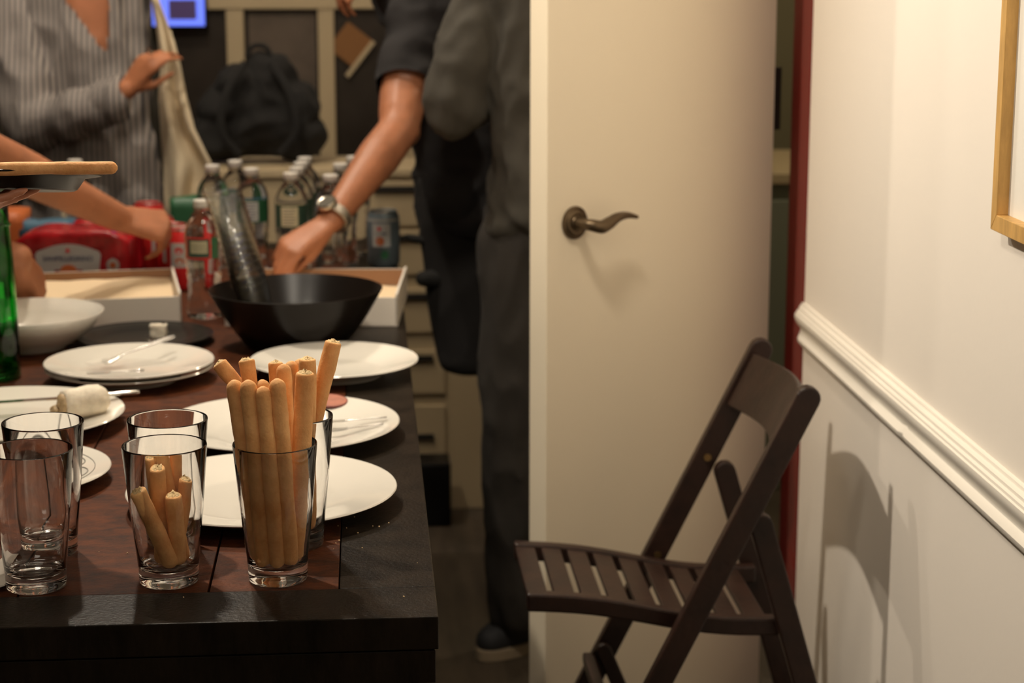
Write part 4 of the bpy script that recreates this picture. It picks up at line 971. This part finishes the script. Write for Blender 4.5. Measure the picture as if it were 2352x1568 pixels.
# --- woman in the striped blouse
base = V(-.66, 4.74, 0); e = empty('person', base, 'person in a striped open necked blouse, one hand raised to the cream cloth', 'person')
el = W(75, 285, y=4.62); cf = W(262, 228, y=4.52); wr = W(292, 205, y=4.50); shR = V(-.85, 4.76, 1.36); shL = V(-.575, 4.77, 1.36); neck = V(-.665, 4.74, 1.42)
kn2 = W(345, 135, y=4.48); fw = kn2-wr
caps = [(neck, .05, neck+V(0, -.01, .10), .047), (V(-.665, 4.745, 1.33), (.155, .085, .07), V(-.665, 4.74, 1.18), (.135, .088, .08)), (V(-.665, 4.74, 1.18), (.135, .09, .08), V(-.665, 4.74, .98), (.115, .08, .08)), (V(-.665, 4.74, .98), (.115, .08, .08), V(-.665, 4.74, .86), (.145, .10, .07)),
        (shR, .05, neck, .055), (shL, .05, neck, .055), (shR, .048, el, .038), (el, .036, cf, .030), (cf, .029, wr, .0235), (shL, .048, V(-.57, 4.86, 1.06), .038), (V(-.57, 4.86, 1.06), .036, V(-.58, 4.88, .85), .026),
        (V(-.73, 4.74, .86), .085, V(-.72, 4.74, .48), .055), (V(-.72, 4.74, .48), .053, V(-.72, 4.78, .08), .036), (V(-.60, 4.74, .86), .085, V(-.61, 4.74, .48), .055), (V(-.61, 4.74, .48), .053, V(-.61, 4.78, .08), .036)]
caps += hand_caps(wr, fw, V(-.2, -.75, .55), [(20, 40, 25), (35, 45, 25), (45, 45, 25), (50, 45, 30)], .90, thumb=(40, 30), side=-1)
caps += hand_caps(V(-.58, 4.88, .85), V(0, 0, -1), V(.8, -.3, 0), [(15, 20, 10)]*4, .85)
caps += head_parts(e, base, neck+V(.0, -.02, .20), V(.3, -.9, -.25), M['skin_w'], M['hair'], True)
soft('body', caps, M['skin_w'], e, base, .0055, 5)
va = W(150, 0, y=4.64); vb = W(245, 0, y=4.64); vt = W(240, 118, y=4.64)
def blouse_keep(p):
    if p.y > 4.72: return p.z < 1.47
    if p.z > 1.45: return False
    if p.z > vt.z:
        f = (p.z-vt.z)/(va.z-vt.z)
        xl = vt.x+(va.x-vt.x)*min(f, 1.5)*(1.0 if f < 1 else 1); xr = vt.x+(vb.x-vt.x)*f+.006
        if xl < p.x < xr and f > 0: return False
    return True
soft('blouse', [(V(-.665, 4.745, 1.34), (.165, .094, .07), V(-.665, 4.735, 1.18), (.15, .100, .08)), (V(-.665, 4.735, 1.18), (.15, .100, .08), V(-.66, 4.735, .95), (.150, .105, .08)), (V(-.66, 4.735, .95), (.150, .105, .08), V(-.65, 4.735, .72), (.175, .12, .04)),
                (shR, .066, neck-V(0, 0, .05), .055), (shL, .066, neck-V(0, 0, .05), .055), (shR, .066, el+V(0, 0, .01), .060), (el, .060, cf, .043), (shL, .062, V(-.57, 4.86, 1.08), .05)],
     M['stripe'], e, base, .0075, 4, fold=.020, fscale=(11, 9, 6), keep=blouse_keep)
q = (cf-el).normalized().to_track_quat('Z', 'Y').to_matrix().to_4x4(); q.translation = cf-base-(cf-el).normalized()*.01
bm = bmesh.new(); lathe(bm, [(.040, -.03), (.0455, -.028), (.0450, .018), (.0425, .020), (.040, .015)], 28, q, close=True); build('cuff', bm, M['stripe'], e, smooth=True)
soft('trousers', [(V(-.665, 4.74, .90), (.14, .10, .06), V(-.665, 4.74, .84), (.15, .105, .06)), (V(-.73, 4.74, .82), .09, V(-.72, 4.74, .48), .065), (V(-.72, 4.74, .48), .063, V(-.72, 4.78, .10), .05), (V(-.60, 4.74, .82), .09, V(-.61, 4.74, .48), .065), (V(-.61, 4.74, .48), .063, V(-.61, 4.78, .10), .05)], M['black_cloth'], e, base, .012, 4, fold=.006)
shoe(e, base, V(-.73, 4.62, 0), V(-.72, 4.80, 0)); shoe(e, base, V(-.60, 4.62, 0), V(-.61, 4.80, 0))
rc = hand_caps(wr, fw, V(-.2, -.75, .55), [(20, 40, 25)]*4, .90, side=-1)
q = fw.normalized().to_track_quat('Z', 'Y').to_matrix().to_4x4(); q.translation = W(343, 116, y=4.46)-base
bm = bmesh.new(); lathe(bm, [(.0085, -.003), (.0105, -.002), (.0105, .002), (.0085, .003)], 20, q, close=True); build('ring', bm, M['silver'], e, smooth=True)

# --- cream linen coat hanging from the woman's shoulder and held by her
L_ = [(350, -10), (362, 60), (372, 150), (366, 220), (372, 300), (378, 380), (376, 470), (378, 500)]
R2 = [(362, -10), (388, 60), (412, 150), (425, 220), (446, 300), (492, 385), (470, 470), (462, 500)]
bm = bmesh.new(); rows = []
for i in range(31):
    t = i/30*(len(L_)-1); k = min(int(t), len(L_)-2); u = t-k
    lx, ly = lerp(L_[k][0], L_[k+1][0], u), lerp(L_[k][1], L_[k+1][1], u); rx, ry = lerp(R2[k][0], R2[k+1][0], u), lerp(R2[k][1], R2[k+1][1], u)
    row = []
    for j in range(23):
        v = j/22; yy = 4.60 + .03*math.cos(v*PI*2.0*(1.5)+.6*math.sin(i*.13))*(.35+.65*i/30) + .012*noise.noise(Vector((i*.22, j*.3, 5)))
        row.append(W(lerp(lx, rx, v), lerp(ly, ry, v), y=yy))
    rows.append(row)
base = rows[0][11].copy(); sheet(bm, rows, .004)
coat = link('linen_coat', mesh_of(bm, base), M['linen'], None, base); tag(coat, 'cream linen coat hanging in folds beside the striped blouse', 'coat')

# --- person at the left reaching across (body outside the frame)
base = V(-1.36, 3.35, 0); e = empty('person', base, 'person in dark sleeves reaching in from the left across the card boxes', 'person')
wr = W(272, 500, y=3.60); el = W(-70, 335, y=3.30); shd = V(-1.20, 3.38, 1.34); neck = V(-1.33, 3.32, 1.44); kn3 = W(378, 520, y=3.64)
fw = kn3-wr; wrb = W(40, 592, y=3.33); elb = V(-1.00, 3.18, .98); shb = V(-1.28, 3.12, 1.34)
caps = [(shd, .052, el, .043), (el, .042, el.lerp(wr, .35), .041), (el.lerp(wr, .35), .041, wr, .027), (shb, .05, elb, .040), (elb, .04, wrb, .027), (neck, .055, neck+V(.02, 0, .1), .05), (shd, .055, neck, .06), (shb, .055, neck, .06),
        (neck-V(0, 0, .06), (.09, .14, .06), V(-1.38, 3.32, 1.0), (.09, .12, .08)), (V(-1.38, 3.32, 1.0), (.09, .12, .08), V(-1.38, 3.32, .88), (.10, .14, .07)),
        (V(-1.38, 3.25, .88), .085, V(-1.38, 3.24, .48), .06), (V(-1.38, 3.24, .48), .058, V(-1.40, 3.24, .08), .04), (V(-1.38, 3.40, .88), .085, V(-1.38, 3.42, .48), .06), (V(-1.38, 3.42, .48), .058, V(-1.40, 3.42, .08), .04)]
caps += hand_caps(wr, fw, V(.15, -.72, .68), [(50, 25, 12), (60, 28, 15), (64, 32, 18), (66, 35, 20)], 1.0, thumb=(20, 20), side=1, spread=1.2)
caps += hand_caps(wrb, W(78, 640, y=3.37)-wrb, V(.75, -.45, .45), [(25, 30, 20), (30, 35, 20), (35, 35, 20), (40, 35, 20)], .95, thumb=(25, 20), side=-1)
caps += head_parts(e, base, neck+V(.05, .0, .20), V(.85, .1, -.35), M['skin'], M['hair'])
soft('body', caps, M['skin'], e, base, .0055, 5)
soft('shirt', [(shd, .066, W(-95, 335, y=3.32), .052), (shb, .064, elb.lerp(wrb, .2), .052), (shd, .066, neck-V(0, 0, .04), .066), (shb, .066, neck-V(0, 0, .04), .066), (neck-V(0, 0, .09), (.11, .17, .06), V(-1.38, 3.32, .92), (.115, .15, .06))], M['tee'], e, base, .010, 4, fold=.012)
soft('trousers', [(V(-1.38, 3.32, .90), (.11, .15, .06), V(-1.38, 3.32, .84), (.11, .15, .06)), (V(-1.38, 3.25, .84), .09, V(-1.38, 3.24, .48), .07), (V(-1.38, 3.24, .48), .068, V(-1.40, 3.24, .10), .055), (V(-1.38, 3.40, .84), .09, V(-1.38, 3.42, .48), .07), (V(-1.38, 3.42, .48), .068, V(-1.40, 3.42, .10), .055)], M['black_cloth'], e, base, .012, 4)
shoe(e, base, V(-1.24, 3.24, 0), V(-1.42, 3.24, 0)); shoe(e, base, V(-1.24, 3.42, 0), V(-1.42, 3.42, 0))

# --- person holding the black plate at the left edge (only the fingertips reach into the frame)
YP = 2.12
pl = W(-40, 425, y=YP); base = V(-1.30, 2.05, 0); e = empty('person', base, 'person at the left edge whose fingertips hold up the black plate', 'person')
tip = W(55, 440, y=YP-.03); wr = tip + V(-.155, -.02, -.018); el = V(-.86, 2.02, 1.00); shd = V(-1.16, 2.12, 1.34); neck = V(-1.28, 2.05, 1.44); s2 = V(-1.25, 1.90, 1.34)
caps = [(shd, .052, el, .043), (el, .042, wr, .027), (neck, .055, neck+V(.02, 0, .1), .05), (shd, .055, neck, .06), (s2, .055, neck, .06), (s2, .05, V(-1.18, 1.80, 1.08), .04), (V(-1.18, 1.80, 1.08), .04, V(-1.08, 1.86, .88), .028),
        (neck-V(0, 0, .06), (.09, .14, .06), V(-1.30, 2.05, 1.0), (.09, .12, .08)), (V(-1.30, 2.05, 1.0), (.09, .12, .08), V(-1.30, 2.05, .88), (.10, .14, .07)),
        (V(-1.30, 1.98, .88), .085, V(-1.30, 1.97, .48), .06), (V(-1.30, 1.97, .48), .058, V(-1.32, 1.97, .08), .04), (V(-1.30, 2.12, .88), .085, V(-1.30, 2.14, .48), .06), (V(-1.30, 2.14, .48), .058, V(-1.32, 2.14, .08), .04)]
caps += hand_caps(wr, V(1, .08, .03), V(0, -.15, -1), [(4, 10, 6), (6, 10, 6), (10, 14, 10), (20, 20, 10)], .92, thumb=(45, 10), side=1)
caps += hand_caps(V(-1.08, 1.86, .88), V(.2, 0, -1), V(.8, -.3, 0), [(15, 20, 10)]*4, .9)
caps += head_parts(e, base, neck+V(.04, .0, .20), V(.9, .1, -.3), M['skin2'], M['hair'])
soft('body', caps, M['skin2'], e, base, .0055, 5)
soft('shirt', [(shd, .066, el.lerp(wr, .25), .052), (s2, .064, V(-1.18, 1.80, 1.08), .052), (shd, .066, neck-V(0, 0, .04), .066), (s2, .066, neck-V(0, 0, .04), .066), (neck-V(0, 0, .09), (.11, .17, .06), V(-1.30, 2.05, .92), (.115, .15, .06))], M['grey_shirt'], e, base, .010, 4, fold=.012)
soft('trousers', [(V(-1.30, 2.05, .90), (.11, .15, .06), V(-1.30, 2.05, .84), (.11, .15, .06)), (V(-1.30, 1.98, .84), .09, V(-1.30, 1.97, .48), .07), (V(-1.30, 1.97, .48), .068, V(-1.32, 1.97, .10), .055), (V(-1.30, 2.12, .84), .09, V(-1.30, 2.14, .48), .07), (V(-1.30, 2.14, .48), .068, V(-1.32, 2.14, .10), .055)], M['jeans'], e, base, .012, 4)
shoe(e, base, V(-1.16, 1.97, 0), V(-1.34, 1.97, 0)); shoe(e, base, V(-1.16, 2.14, 0), V(-1.34, 2.14, 0))
# the held plate and its breadstick
pr_ = .100; rgt = W(232, 402, y=YP); pc = V(rgt.x-pr_, YP, W(0, 430, y=YP).z)
bm = bmesh.new(); lathe(bm, [(0, 0), (.070, 0), (.074, .002), (.082, .014), (.098, .0165), (.100, .0175), (.099, .0185), (.081, .016), (.072, .004), (0, .003)], 64)
o = link('plastic_plate', mesh_of(bm), M['black_plastic'], None, (pc.x, pc.y, tip.z+.0085)); o.location.z = W(0, 431, y=YP-.07).z-.0115; o.rotation_euler = (math.radians(-9), math.radians(1.5), 0); tag(o, 'small black plastic plate held up at the left edge', 'plate')
stick(W(-70, 389, y=YP-.088), W(270, 385, y=YP-.080), .0066, 'single breadstick lying across the held up black plate', None, False, 91, bend=0)
